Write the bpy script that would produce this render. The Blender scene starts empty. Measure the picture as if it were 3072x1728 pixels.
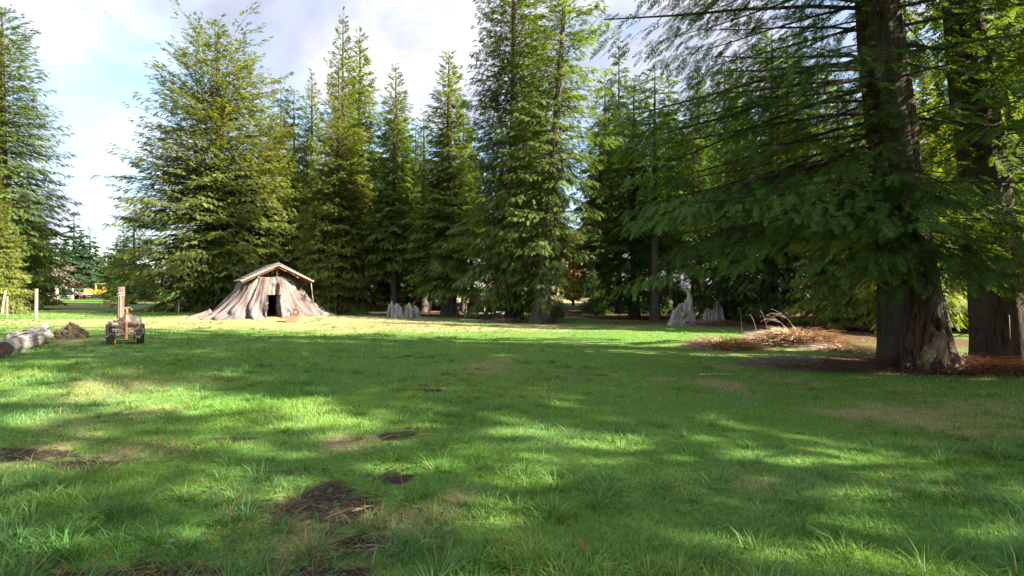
import bpy, math, random
import numpy as np
from mathutils import Vector, Matrix

# ------------------------------------------------------------------ camera, sky, sun, exposure
sc = bpy.context.scene
COL = sc.collection
EYE, HZ, FP = 1.6, 286.0, 512.0            # eye height, horizon row, focal length in pixels (1024 wide)
cam_d = bpy.data.cameras.new('camera')
cam_d.sensor_width = 36.0
cam_d.lens = 18.0
cam_d.shift_y = -(288.0 - HZ) / 1024.0
cam_d.clip_end = 3000.0
cam = bpy.data.objects.new('camera', cam_d)
cam.location = (0, 0, EYE)
cam.rotation_euler = (math.radians(90), 0, 0)
COL.objects.link(cam)
sc.camera = cam

SUN_EL = math.radians(29)
SUN_AZ = (0.950, -0.312)
tosun = Vector((SUN_AZ[0] * math.cos(SUN_EL), SUN_AZ[1] * math.cos(SUN_EL), math.sin(SUN_EL))).normalized()

world = bpy.data.worlds.new('World')
sc.world = world
world.use_nodes = True
nt = world.node_tree
nt.nodes.clear()


def N(tree, kind, **kw):
    n = tree.nodes.new(kind)
    for k, v in kw.items():
        if k in n.inputs:
            n.inputs[k].default_value = v
        else:
            setattr(n, k, v)
    return n


def ramp(tree, stops, interp='LINEAR'):
    r = tree.nodes.new('ShaderNodeValToRGB')
    r.color_ramp.interpolation = interp
    e = r.color_ramp.elements
    while len(e) > 1:
        e.remove(e[-1])
    for i, (p, c) in enumerate(stops):
        el = e[0] if i == 0 else e.new(p)
        el.position = p
        el.color = (c[0], c[1], c[2], 1) if len(c) == 3 else c
    return r


sky = N(nt, 'ShaderNodeTexSky', sky_type='NISHITA', sun_disc=False)
sky.sun_elevation = SUN_EL
sky.sun_rotation = math.atan2(SUN_AZ[0], SUN_AZ[1])
sky.air_density = 1.0
sky.dust_density = 0.4
tc = N(nt, 'ShaderNodeTexCoord')
mp = N(nt, 'ShaderNodeMapping')
mp.inputs['Scale'].default_value = (1.0, 1.0, 2.4)
mp.inputs['Location'].default_value = (2.35, 0.4, 0.15)
nz = N(nt, 'ShaderNodeTexNoise', Scale=2.3, Detail=7.0, Roughness=0.52, Distortion=0.3)
nz2 = N(nt, 'ShaderNodeTexNoise', Scale=3.1, Detail=7.0, Roughness=0.55, Distortion=0.35)
mp2 = N(nt, 'ShaderNodeMapping')
mp2.inputs['Location'].default_value = (7.1, 3.3, 1.7)
cov = ramp(nt, [(0.30, (0, 0, 0)), (0.50, (1, 1, 1))])
shade = ramp(nt, [(0.36, (1.75, 1.9, 2.45)), (0.5, (2.6, 2.7, 3.15)), (0.66, (4.7, 4.7, 4.95))])
mixs = N(nt, 'ShaderNodeMixRGB')
bg = N(nt, 'ShaderNodeBackground', Strength=0.05)
wo = N(nt, 'ShaderNodeOutputWorld')
L = nt.links.new
L(tc.outputs['Generated'], mp.inputs['Vector'])
L(tc.outputs['Generated'], mp2.inputs['Vector'])
L(mp.outputs[0], nz.inputs['Vector'])
L(mp2.outputs[0], nz2.inputs['Vector'])
sxyz = N(nt, 'ShaderNodeSeparateXYZ')
L(tc.outputs['Generated'], sxyz.inputs[0])
hma = N(nt, 'ShaderNodeMath', operation='MULTIPLY_ADD')
hma.inputs[1].default_value = 0.42
hma.inputs[2].default_value = -0.21
L(sxyz.outputs['Z'], hma.inputs[0])
hadd = N(nt, 'ShaderNodeMath', operation='ADD')
hcl = N(nt, 'ShaderNodeMath', operation='MINIMUM')
hcl.inputs[1].default_value = 0.06
L(hma.outputs[0], hcl.inputs[0])
L(nz.outputs['Fac'], hadd.inputs[0]); L(hcl.outputs[0], hadd.inputs[1])
L(hadd.outputs[0], cov.inputs[0])
L(nz2.outputs['Fac'], shade.inputs[0])
L(cov.outputs[0], mixs.inputs['Fac'])
L(sky.outputs[0], mixs.inputs['Color1'])
L(shade.outputs[0], mixs.inputs['Color2'])
L(mixs.outputs[0], bg.inputs['Color'])
L(bg.outputs[0], wo.inputs['Surface'])

sun_d = bpy.data.lights.new('sun', 'SUN')
sun_d.energy = 4.2
sun_d.angle = math.radians(0.6)
sun_d.color = (1.0, 0.91, 0.76)
sun = bpy.data.objects.new('sun', sun_d)
sun.rotation_euler = tosun.to_track_quat('Z', 'Y').to_euler()
COL.objects.link(sun)

sc.view_settings.view_transform = 'Standard'
sc.view_settings.look = 'None'
sc.view_settings.gamma = 1.0
sc.view_settings.use_curve_mapping = False
sc.view_settings.exposure = 2.8
sc.render.engine = 'CYCLES'
cy = sc.cycles
cy.max_bounces = 6
cy.diffuse_bounces = 3
cy.glossy_bounces = 2
cy.transmission_bounces = 4
cy.transparent_max_bounces = 8
cy.volume_bounces = 0
cy.caustics_reflective = False
cy.caustics_refractive = False
cy.use_adaptive_sampling = True
cy.adaptive_threshold = 0.008
cy.use_denoising = True
cy.sample_clamp_indirect = 6.0

# ------------------------------------------------------------------ noise and terrain
rng = np.random.default_rng(11)
random.seed(5)
_LAT = np.random.default_rng(99).random((64, 64))


def vnoise(x, y, s=1.0, seed=0):
    x = np.asarray(x, float) * s + seed * 17.31
    y = np.asarray(y, float) * s + seed * 9.77
    xi = np.floor(x).astype(int); yi = np.floor(y).astype(int)
    fx = x - xi; fy = y - yi
    fx = fx * fx * (3 - 2 * fx); fy = fy * fy * (3 - 2 * fy)
    a = _LAT[xi % 64, yi % 64]; b = _LAT[(xi + 1) % 64, yi % 64]
    c = _LAT[xi % 64, (yi + 1) % 64]; d = _LAT[(xi + 1) % 64, (yi + 1) % 64]
    return (a * (1 - fx) + b * fx) * (1 - fy) + (c * (1 - fx) + d * fx) * fy


def fnoise(x, y, s=1.0, seed=0, octv=3):
    t = 0; amp = 1; tot = 0
    for o in range(octv):
        t = t + amp * vnoise(x, y, s * 2 ** o, seed + o * 3)
        tot += amp; amp *= 0.5
    return t / tot


_TY = [-50, 9, 14, 20, 26, 32, 42, 60, 120, 260, 3000]
_TZ = [0, 0, -0.04, -0.15, -0.28, -0.40, -0.52, -0.68, -1.15, -1.6, -1.6]


def zg(x, y):
    x = np.asarray(x, float); y = np.asarray(y, float)
    z = np.interp(y, _TY, _TZ)
    z = z + .36 * np.exp(-(((x + 13.5) / 7.5) ** 2 + ((y - 28.5) / 4.2) ** 2))
    near = np.clip((60 - np.hypot(x, y)) / 30, 0, 1)
    z = z + near * ((fnoise(x, y, 0.35, 2) - 0.5) * 0.09 + (fnoise(x, y, 1.7, 5) - 0.5) * 0.035)
    return z


def Z(x, y):
    return float(zg(x, y))


def depth_of(py):
    """distance at which level ground shows on image row py"""
    lo, hi = 2.0, 400.0
    for _ in range(60):
        m = 0.5 * (lo + hi)
        if HZ + (EYE - np.interp(m, _TY, _TZ)) * FP / m > py:
            lo = m
        else:
            hi = m
    return 0.5 * (lo + hi)


def gx(px, y):
    return (px - 512.0) / FP * y


def on_ground(px, py):
    y = depth_of(py)
    x = gx(px, y)
    return x, y, Z(x, y)


# ------------------------------------------------------------------ materials
MAT = {}


def new_mat(name):
    m = bpy.data.materials.new(name)
    m.use_nodes = True
    m.node_tree.nodes.clear()
    MAT[name] = m
    return m, m.node_tree


def leaf_mat(name, trans=0.45, tint=(1.55, 1.45, 0.40), rough=0.5, gloss=0.014):
    m, t = new_mat(name)
    a = N(t, 'ShaderNodeAttribute', attribute_name='col')
    oi = N(t, 'ShaderNodeObjectInfo')
    mul = N(t, 'ShaderNodeMixRGB', blend_type='MULTIPLY', Fac=1.0)
    rr = ramp(t, [(0.0, (0.82, 0.88, 0.95)), (1.0, (1.15, 1.08, 0.95))])
    t.links.new(oi.outputs['Random'], rr.inputs[0])
    t.links.new(a.outputs['Color'], mul.inputs['Color1'])
    t.links.new(rr.outputs[0], mul.inputs['Color2'])
    d = N(t, 'ShaderNodeBsdfDiffuse')
    tr = N(t, 'ShaderNodeBsdfTranslucent')
    mt = N(t, 'ShaderNodeMixRGB', blend_type='MULTIPLY', Fac=1.0)
    mt.inputs['Color2'].default_value = (*tint, 1)
    t.links.new(mul.outputs[0], mt.inputs['Color1'])
    t.links.new(mul.outputs[0], d.inputs['Color'])
    t.links.new(mt.outputs[0], tr.inputs['Color'])
    mx = N(t, 'ShaderNodeMixShader', Fac=trans)
    t.links.new(d.outputs[0], mx.inputs[1]); t.links.new(tr.outputs[0], mx.inputs[2])
    g = N(t, 'ShaderNodeBsdfGlossy', Roughness=rough)
    g.inputs['Color'].default_value = (0.9, 0.95, 1, 1)
    mg = N(t, 'ShaderNodeMixShader', Fac=gloss)
    t.links.new(mx.outputs[0], mg.inputs[1]); t.links.new(g.outputs[0], mg.inputs[2])
    o = N(t, 'ShaderNodeOutputMaterial')
    t.links.new(mg.outputs[0], o.inputs['Surface'])
    return m


leaf_mat('needles')
leaf_mat('grass_blade', trans=0.45, tint=(1.3, 1.2, 0.4), rough=0.55, gloss=0.018)
leaf_mat('dead_frond', trans=0.25, tint=(1.1, 1.0, 0.8), gloss=0.02)


def streak_mat(name, dark, light, scale=(9, 9, 1.2), detail=8, rough=0.9, bump=0.5, extra=None, spots=None, dist=0.03):
    """weathered wood or bark: noise drawn out along the local z axis"""
    m, t = new_mat(name)
    tc = N(t, 'ShaderNodeTexCoord')
    mp = N(t, 'ShaderNodeMapping'); mp.inputs['Scale'].default_value = scale
    n1 = N(t, 'ShaderNodeTexNoise', Scale=1.0, Detail=float(detail), Roughness=0.62)
    r = ramp(t, [(0.3, dark), (0.52, tuple(0.5 * (a + b) for a, b in zip(dark, light))), (0.7, light)])
    t.links.new(tc.outputs['Object'], mp.inputs['Vector'])
    t.links.new(mp.outputs[0], n1.inputs['Vector'])
    t.links.new(n1.outputs['Fac'], r.inputs[0])
    col = r.outputs[0]
    if extra:
        n2 = N(t, 'ShaderNodeTexNoise', Scale=spots or 1.1, Detail=4.0)
        r2 = ramp(t, [(0.5, (0, 0, 0)), (0.66, (1, 1, 1))])
        mx = N(t, 'ShaderNodeMixRGB'); mx.inputs['Color2'].default_value = (*extra, 1)
        t.links.new(tc.outputs['Object'], n2.inputs['Vector'])
        t.links.new(n2.outputs['Fac'], r2.inputs[0])
        t.links.new(r2.outputs[0], mx.inputs['Fac'])
        t.links.new(col, mx.inputs['Color1'])
        col = mx.outputs[0]
    b = N(t, 'ShaderNodeBsdfPrincipled', Roughness=rough)
    b.inputs['Specular IOR Level'].default_value = 0.2
    t.links.new(col, b.inputs['Base Color'])
    bp = N(t, 'ShaderNodeBump', Strength=bump, Distance=dist)
    t.links.new(n1.outputs['Fac'], bp.inputs['Height'])
    t.links.new(bp.outputs[0], b.inputs['Normal'])
    o = N(t, 'ShaderNodeOutputMaterial')
    t.links.new(b.outputs[0], o.inputs['Surface'])
    return m


streak_mat('bark', (0.010, 0.007, 0.005), (0.105, 0.068, 0.050), (19, 19, 2.4), detail=12, extra=(0.060, 0.056, 0.046), spots=2.6, bump=1.0, dist=0.09)
streak_mat('bark_far', (0.03, 0.022, 0.017), (0.105, 0.082, 0.066), (6, 6, 0.8))
streak_mat('weathered', (0.06, 0.045, 0.04), (0.22, 0.185, 0.17), (9, 9, 0.35), detail=4, extra=(0.15, 0.115, 0.10), spots=1.0, bump=0.45, dist=0.06)
m, t = new_mat('stump_grain')
ga = N(t, 'ShaderNodeAttribute', attribute_name='grain')
mpg = N(t, 'ShaderNodeMapping'); mpg.inputs['Scale'].default_value = (5.5, 5.5, 1.8)
n1 = N(t, 'ShaderNodeTexNoise', Scale=1.0, Detail=8.0, Roughness=0.66, Distortion=0.6)
mph = N(t, 'ShaderNodeMapping'); mph.inputs['Scale'].default_value = (1.5, 1.5, 1.6)
n2 = N(t, 'ShaderNodeTexNoise', Scale=1.0, Detail=4.0)
t.links.new(ga.outputs['Vector'], mpg.inputs['Vector']); t.links.new(ga.outputs['Vector'], mph.inputs['Vector'])
t.links.new(mpg.outputs[0], n1.inputs['Vector']); t.links.new(mph.outputs[0], n2.inputs['Vector'])
r1 = ramp(t, [(0.30, (0.030, 0.020, 0.017)), (0.40, (0.088, 0.071, 0.066)), (0.54, (0.162, 0.138, 0.133)), (0.72, (0.240, 0.214, 0.208))])
r2 = ramp(t, [(0.42, (1.0, 1.0, 1.0)), (0.62, (0.74, 0.64, 0.60))])
mxg = N(t, 'ShaderNodeMixRGB', blend_type='MULTIPLY', Fac=1.0)
t.links.new(n1.outputs['Fac'], r1.inputs[0]); t.links.new(n2.outputs['Fac'], r2.inputs[0])
t.links.new(r1.outputs[0], mxg.inputs['Color1']); t.links.new(r2.outputs[0], mxg.inputs['Color2'])
b = N(t, 'ShaderNodeBsdfPrincipled', Roughness=0.9)
b.inputs['Specular IOR Level'].default_value = 0.15
bp = N(t, 'ShaderNodeBump', Strength=0.9, Distance=0.12)
t.links.new(n1.outputs['Fac'], bp.inputs['Height']); t.links.new(bp.outputs[0], b.inputs['Normal'])
t.links.new(mxg.outputs[0], b.inputs['Base Color'])
o = N(t, 'ShaderNodeOutputMaterial')
t.links.new(b.outputs[0], o.inputs['Surface'])
streak_mat('silver_wood', (0.085, 0.075, 0.068), (0.56, 0.53, 0.505), (15, 15, 1.5), detail=10, bump=1.0, dist=.05)
streak_mat('snag_grey', (0.10, 0.09, 0.082), (0.60, 0.57, 0.545), (6, 6, 5), detail=10, extra=(0.16, 0.14, 0.125), spots=5.0, bump=1.0, dist=.06)
streak_mat('rot_wood', (0.05, 0.028, 0.018), (0.30, 0.215, 0.155), (9, 9, 3), extra=(0.09, 0.055, 0.038), spots=4.0, bump=1.0)
streak_mat('rot_red', (0.022, 0.012, 0.008), (0.15, 0.075, 0.045), (9, 9, 3), bump=1.0)
streak_mat('board', (0.11, 0.094, 0.086), (0.25, 0.225, 0.21), (3, 14, 14), bump=0.3, dist=0.01)
streak_mat('red_timber', (0.13, 0.055, 0.03), (0.24, 0.115, 0.065), (12, 12, 2), bump=0.2)
streak_mat('post_pale', (0.14, 0.115, 0.085), (0.28, 0.24, 0.18), (14, 14, 1.5), bump=0.4)
streak_mat('post_brown', (0.06, 0.036, 0.027), (0.19, 0.13, 0.10), (14, 14, 1.8), bump=0.6)
streak_mat('dead_stick', (0.20, 0.14, 0.10), (0.46, 0.38, 0.30), (14, 14, 14), bump=0.4)
streak_mat('end_grain', (0.035, 0.024, 0.018), (0.11, 0.08, 0.06), (10, 10, 10), bump=0.6)
streak_mat('pale_snag', (0.42, 0.34, 0.26), (0.68, 0.60, 0.48), (14, 14, 3), bump=0.4)
streak_mat('chip_brown', (0.10, 0.055, 0.030), (0.30, 0.17, 0.095), (14, 14, 14), bump=0.4)
streak_mat('dark_wood', (0.030, 0.020, 0.014), (0.17, 0.115, 0.078), (8, 8, 8), bump=0.9, extra=(0.19, 0.14, 0.10), spots=3.0)
streak_mat('char', (0.012, 0.011, 0.010), (0.05, 0.04, 0.034), (6, 6, 2), bump=0.5)
streak_mat('log_grey', (0.17, 0.15, 0.135), (0.46, 0.43, 0.40), (1.6, 14, 14), bump=0.8)
streak_mat('tarp', (0.12, 0.09, 0.07), (0.40, 0.32, 0.27), (5, 5, 5), rough=0.5, bump=0.6, extra=(0.34, 0.31, 0.30), spots=2.2)
streak_mat('rust', (0.16, 0.06, 0.035), (0.36, 0.17, 0.10), (5, 5, 5), bump=0.3, rough=0.7)
streak_mat('box_brown', (0.20, 0.095, 0.055), (0.33, 0.175, 0.11), (4, 4, 4), bump=0.2, rough=0.7)


def paint_mat(name, c, rough=0.5, metal=0.0, dirt=0.25):
    m, t = new_mat(name)
    tc = N(t, 'ShaderNodeTexCoord')
    n = N(t, 'ShaderNodeTexNoise', Scale=3.0, Detail=6.0)
    r = ramp(t, [(0.35, tuple(v * (1 - dirt) for v in c)), (0.65, c)])
    b = N(t, 'ShaderNodeBsdfPrincipled', Roughness=rough, Metallic=metal)
    t.links.new(tc.outputs['Object'], n.inputs['Vector'])
    t.links.new(n.outputs['Fac'], r.inputs[0])
    t.links.new(r.outputs[0], b.inputs['Base Color'])
    o = N(t, 'ShaderNodeOutputMaterial')
    t.links.new(b.outputs[0], o.inputs['Surface'])
    return m


paint_mat('yellow', (0.72, 0.40, 0.03), 0.45)
paint_mat('rubber', (0.018, 0.018, 0.018), 0.8)
paint_mat('black_metal', (0.025, 0.025, 0.025), 0.5)
paint_mat('strap_pale', (0.62, 0.36, 0.14), 0.7)
paint_mat('strap_red', (0.50, 0.05, 0.035), 0.7)
paint_mat('tank_red', (0.52, 0.16, 0.14), 0.5)
paint_mat('car_blue', (0.30, 0.36, 0.52), 0.35)
paint_mat('off_white', (0.66, 0.63, 0.60), 0.6)
paint_mat('glass_dark', (0.02, 0.025, 0.03), 0.08, dirt=0.1)
paint_mat('wire', (0.42, 0.40, 0.37), 0.5, 0.6)
paint_mat('rope', (0.62, 0.52, 0.38), 0.9)

# ground
m, t = new_mat('ground')
tc = N(t, 'ShaderNodeTexCoord')
aD = N(t, 'ShaderNodeAttribute', attribute_name='mask')
sep = N(t, 'ShaderNodeSeparateColor')
t.links.new(aD.outputs['Color'], sep.inputs[0])
nf = N(t, 'ShaderNodeTexNoise', Scale=9.0, Detail=8.0, Roughness=0.65)
nl = N(t, 'ShaderNodeTexNoise', Scale=0.55, Detail=5.0)
nm = N(t, 'ShaderNodeTexNoise', Scale=38.0, Detail=4.0, Roughness=0.7)
for n in (nf, nl, nm):
    t.links.new(tc.outputs['Object'], n.inputs['Vector'])
green = ramp(t, [(0.28, (0.055, 0.105, 0.022)), (0.5, (0.095, 0.190, 0.036)), (0.72, (0.18, 0.265, 0.055))])
t.links.new(nm.outputs['Fac'], green.inputs[0])
dry = ramp(t, [(0.3, (0.12, 0.115, 0.045)), (0.7, (0.36, 0.315, 0.16))])  # straw tones, also painted along the lane as sunlight
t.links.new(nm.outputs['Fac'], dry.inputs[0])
duff = ramp(t, [(0.3, (0.045, 0.026, 0.016)), (0.7, (0.155, 0.088, 0.050))])
t.links.new(nf.outputs['Fac'], duff.inputs[0])
soil = ramp(t, [(0.3, (0.014, 0.011, 0.008)), (0.58, (0.060, 0.044, 0.033)), (0.78, (0.17, 0.115, 0.075))])
t.links.new(nm.outputs['Fac'], soil.inputs[0])


def edged(src, w=0.9):
    """mask value broken up by the fine noise so patches get ragged edges"""
    a = N(t, 'ShaderNodeMath', operation='ADD')
    s = N(t, 'ShaderNodeMath', operation='MULTIPLY_ADD')
    s.inputs[1].default_value = w; s.inputs[2].default_value = -w * 0.5
    t.links.new(nf.outputs['Fac'], s.inputs[0])
    t.links.new(src, a.inputs[0]); t.links.new(s.outputs[0], a.inputs[1])
    r = ramp(t, [(0.36, (0, 0, 0)), (0.62, (1, 1, 1))])
    t.links.new(a.outputs[0], r.inputs[0])
    return r.outputs[0]


prev = green.outputs[0]
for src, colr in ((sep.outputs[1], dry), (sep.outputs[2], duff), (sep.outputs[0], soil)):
    mx = N(t, 'ShaderNodeMixRGB')
    t.links.new(edged(src), mx.inputs['Fac'])
    t.links.new(prev, mx.inputs['Color1']); t.links.new(colr.outputs[0], mx.inputs['Color2'])
    prev = mx.outputs[0]
b = N(t, 'ShaderNodeBsdfPrincipled', Roughness=0.95)
b.inputs['Specular IOR Level'].default_value = 0.1
t.links.new(prev, b.inputs['Base Color'])
bp = N(t, 'ShaderNodeBump', Strength=0.8, Distance=0.04)
t.links.new(nf.outputs['Fac'], bp.inputs['Height'])
t.links.new(bp.outputs[0], b.inputs['Normal'])
o = N(t, 'ShaderNodeOutputMaterial')
t.links.new(b.outputs[0], o.inputs['Surface'])


# ------------------------------------------------------------------ mesh helpers
def mesh_np(name, V, F, mat, col=None, smooth=False):
    """V (n,3); F (m,k) one polygon size; col (n,3) point colours"""
    V = np.ascontiguousarray(V, np.float32); F = np.ascontiguousarray(F, np.int32)
    me = bpy.data.meshes.new(name)
    me.vertices.add(len(V)); me.vertices.foreach_set('co', V.ravel())
    k = F.shape[1]
    me.loops.add(F.size); me.loops.foreach_set('vertex_index', F.ravel())
    me.polygons.add(len(F))
    me.polygons.foreach_set('loop_start', np.arange(0, F.size, k, dtype=np.int32))
    if smooth:
        me.polygons.foreach_set('use_smooth', np.ones(len(F), bool))
    if col is not None:
        at = me.attributes.new('col' if col.shape[1] == 3 else 'mask', 'FLOAT_COLOR', 'POINT')
        c4 = np.ones((len(V), 4), np.float32); c4[:, :3] = col[:, :3]
        at.data.foreach_set('color', c4.ravel())
    me.update(calc_edges=True)
    me.validate()
    if mat:
        me.materials.append(MAT[mat])
    return me


class MB:
    def __init__(self):
        self.v = []; self.f = []

    def add(self, v, f):
        o = len(self.v)
        self.v += [tuple(p) for p in v]
        self.f += [tuple(i + o for i in q) for q in f]
        return self

    def box(self, c, s, rot=None, taper=1.0):
        v = []
        for dz in (-.5, .5):
            for dx, dy in ((-.5, -.5), (.5, -.5), (.5, .5), (-.5, .5)):
                k = taper if dz > 0 else 1
                v.append(Vector((dx * s[0] * k, dy * s[1] * k, dz * s[2])))
        if rot is not None:
            v = [rot @ p for p in v]
        v = [p + Vector(c) for p in v]
        return self.add(v, [(0, 3, 2, 1), (4, 5, 6, 7), (0, 1, 5, 4), (1, 2, 6, 5), (2, 3, 7, 6), (3, 0, 4, 7)])

    def tube(self, pts, rad, n=8, wob=0.0, seed=0, cap=True):
        r = random.Random(seed)
        pts = [Vector(p) for p in pts]
        if not hasattr(rad, '__len__'):
            rad = [rad] * len(pts)
        ring = []
        ref = Vector((0.31, 0.17, 0.93))
        for i, p in enumerate(pts):
            d = (pts[min(i + 1, len(pts) - 1)] - pts[max(i - 1, 0)]).normalized()
            u = d.cross(ref)
            if u.length < 1e-3:
                u = d.cross(Vector((1, 0, 0)))
            u.normalize(); w = d.cross(u)
            ring.append([p + (u * math.cos(a) + w * math.sin(a)) * rad[i] * (1 + wob * (r.random() - .5) * 2)
                         for a in [2 * math.pi * k / n for k in range(n)]])
        v = [q for rg in ring for q in rg]
        f = []
        for i in range(len(pts) - 1):
            for k in range(n):
                a = i * n + k; b_ = i * n + (k + 1) % n
                f.append((a, b_, b_ + n, a + n))
        if cap:
            f.append(tuple(reversed(range(n))))
            f.append(tuple(range((len(pts) - 1) * n, len(pts) * n)))
        return self.add(v, f)

    def mesh(self, name, mat, smooth=False):
        me = bpy.data.meshes.new(name)
        me.from_pydata([tuple(p) for p in self.v], [], self.f)
        me.update()
        if smooth:
            me.polygons.foreach_set('use_smooth', np.ones(len(me.polygons), bool))
        me.materials.append(MAT[mat])
        return me

    def build(self, name, mat, parent=None, smooth=False, loc=None, rz=None):
        return obj(name, self.mesh(name, mat, smooth), parent, loc, rz)


def obj(name, me, parent=None, loc=None, rz=None):
    o = bpy.data.objects.new(name, me)
    COL.objects.link(o)
    if parent is not None:
        o.parent = parent
    if loc is not None:
        o.location = loc
    if rz is not None:
        o.rotation_euler = (0, 0, rz)
    return o


def tag(o, label=None, cat=None, group=None, kind=None):
    if label: o['label'] = label
    if cat: o['category'] = cat
    if group: o['group'] = group
    if kind: o['kind'] = kind
    return o


def thing(name, loc, label, cat, group=None, rz=0.0):
    return tag(obj(name, None, None, loc, rz), label, cat, group)


def copy_tree(root, loc, rz, scale, label, group):
    c = root.copy(); COL.objects.link(c)
    c.location = loc; c.rotation_euler = (0, 0, rz); c.scale = scale
    tag(c, label, None, group)
    for ch in list(root.children):
        k = ch.copy(); COL.objects.link(k); k.parent = c
    return c


# ------------------------------------------------------------------ ground sheet
def spaced(segs):
    out = []
    for a, b_, s in segs:
        out += list(np.arange(a, b_, s))
    out.append(segs[-1][1])
    return np.array(out)


PATCH = [  # x, y, rx, ry, soil amount
    (-1.42, 3.82, .42, .36, .95), (-1.05, 4.3, .20, .14, .7), (-1.75, 3.7, .2, .12, .6), (-1.1, 3.55, .25, .1, .6), (-0.9, 3.2, .22, .12, .75), (-1.02, 2.88, .24, .14, .9),
    (-1.08, 5.6, .32, .24, .75), (-1.3, 8.0, .42, .28, .52), (-2.4, 11.9, .8, .55, .45), (-4.5, 4.85, .55, .16, .85),
    (-3.85, 4.65, .32, .13, .8), (-2.8, 5.4, .40, .12, .75), (-2.2, 2.9, .5, .12, .8), (-4.95, 5.0, .4, .12, .7),
    (-0.5, 3.5, .16, .12, .55), (-2.5, 4.0, .3, .1, .45), (1.4, 9.4, .5, .2, .45), (-1.9, 4.5, .3, .12, .5)]
DRY_SUN = [(-1.57, 5.3, .5, .4, .5), (-1.0, 3.6, .9, .9, .42), (5.4, 6.3, 1.8, 1.1, .55), (5.0, 8.0, 2.4, .9, .45), (-4.2, 4.9, 1.2, .5, .55),  # dry straw patches, plus straw tint painting the sunlit lane and light spots
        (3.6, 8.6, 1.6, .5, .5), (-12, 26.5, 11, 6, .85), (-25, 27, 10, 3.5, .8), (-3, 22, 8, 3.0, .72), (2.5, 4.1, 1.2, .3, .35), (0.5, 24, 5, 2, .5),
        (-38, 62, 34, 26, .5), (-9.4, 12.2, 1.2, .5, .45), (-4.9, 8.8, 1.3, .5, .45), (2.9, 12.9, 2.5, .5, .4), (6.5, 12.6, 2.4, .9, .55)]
DUFFP = [(8.8, 10.6, 2.6, 1.5, 1.0), (10.8, 10.2, 3.0, 1.6, .9), (6.3, 10.9, 1.6, .5, .6), (1.0, 26.5, 3.2, 1.6, .6), (8, 26, 5, 2.5, .8), (14, 24, 6, 6, .95),
         (12, 17, 3, 4, .8), (-5.5, 24.6, 1.6, .6, .5)]


def blob(x, y, items):
    m = np.zeros_like(x, dtype=float)
    for cx, cy_, rx, ry, a in items:
        d = ((x - cx) / rx) ** 2 + ((y - cy_) / ry) ** 2
        m = np.maximum(m, a * np.exp(-d ** 1.5 * 0.7))
    return m


def masks(x, y):
    soil_ = blob(x, y, PATCH)
    soil_ = np.clip(soil_ + (fnoise(x, y, 3.3, 61, 4) - .52) * 1.7 * np.clip(soil_ * 3, 0, 1), 0, 1)
    n1 = fnoise(x, y, 0.45, 7)
    dry_sun_ = np.maximum(np.clip(blob(x, y, DRY_SUN) + (fnoise(x, y, 2.1, 67, 3) - .5) * .8 * np.clip(blob(x, y, DRY_SUN) * 3, 0, 1), 0, 1), np.clip((n1 - 0.56) * 2.2, 0, 0.5))
    edge = 30.0 + 1.6 * np.sin(x * 0.6) + np.where(x < -9.5, np.where(x < -22, 200, 6.0), 0)
    lawn_gap = np.exp(-((x - (y * 0.055)) / (0.06 * y)) ** 2) * (y > 27) * 0.75     # open strip between the trunks
    duff_ = np.clip((y - edge) / 3.0, 0, 1) * (1 - lawn_gap)
    far_meadow = np.clip((y - 62) / 8, 0, 1)
    duff_ = duff_ * (1 - far_meadow)
    duff_ = np.maximum(duff_, blob(x, y, DUFFP))
    dry_sun_ = np.maximum(dry_sun_, far_meadow * 0.95 * (x > -12))
    return soil_, dry_sun_, duff_


xs = spaced([(-900, -200, 100), (-200, -60, 14), (-60, -34, 2), (-34, -6, .32), (-6, 6, .1), (6, 34, .32), (34, 60, 2), (60, 200, 14), (200, 900, 100)])
ys = spaced([(-120, -12, 12), (-12, 2, 1.0), (2, 8.5, .09), (8.5, 46, .3), (46, 90, 2), (90, 300, 14), (300, 1600, 100)])
GX, GY = np.meshgrid(xs, ys)
gxf, gyf = GX.ravel(), GY.ravel()
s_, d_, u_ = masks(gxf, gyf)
gz = zg(gxf, gyf) - 0.03 * s_ + s_ * .05 * (fnoise(gxf, gyf, 6.0, 81, 2) - .5)
nxg = len(xs)
ii = np.arange(len(xs) - 1)[None, :] + np.arange(len(ys) - 1)[:, None] * nxg
GF = np.stack([ii, ii + 1, ii + 1 + nxg, ii + nxg], -1).reshape(-1, 4)
GTRI = 0
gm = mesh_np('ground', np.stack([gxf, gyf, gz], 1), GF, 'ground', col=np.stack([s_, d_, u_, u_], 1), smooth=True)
tag(obj('ground', gm), kind='structure')

# ------------------------------------------------------------------ conifers
def spray_template(nl, ll, lw, seed, droop=0.10):
    """flat feather along +x of unit length; loose triangles"""
    r = np.random.default_rng(seed)
    tri = []
    for i in range(nl):
        x = 0.06 + 0.9 * (i + r.random() * .5) / nl
        for s in (-1, 1):
            a = math.radians(r.uniform(32, 66))
            l = ll * (1.05 - 0.55 * x) * r.uniform(.75, 1.2)
            bx, tz = x, -droop * x * x
            tipz = tz + r.uniform(-.12, .07) * l - 0.10 * l
            d = np.array([math.cos(a), s * math.sin(a)])
            p = np.array([-d[1], d[0]]) * lw * 0.5
            m0 = d * l * 0.12
            tri.append([(bx + m0[0] - p[0], m0[1] - p[1], tz), (bx + m0[0] + p[0], m0[1] + p[1], tz - .03 * l), (bx + d[0] * l, d[1] * l, tipz)])
    tri.append([(0.8, -lw * .4, -droop * .64), (0.8, lw * .4, -droop * .64), (1.08, 0, -droop * 1.2)])
    return np.array(tri, float).reshape(-1, 3)


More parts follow.
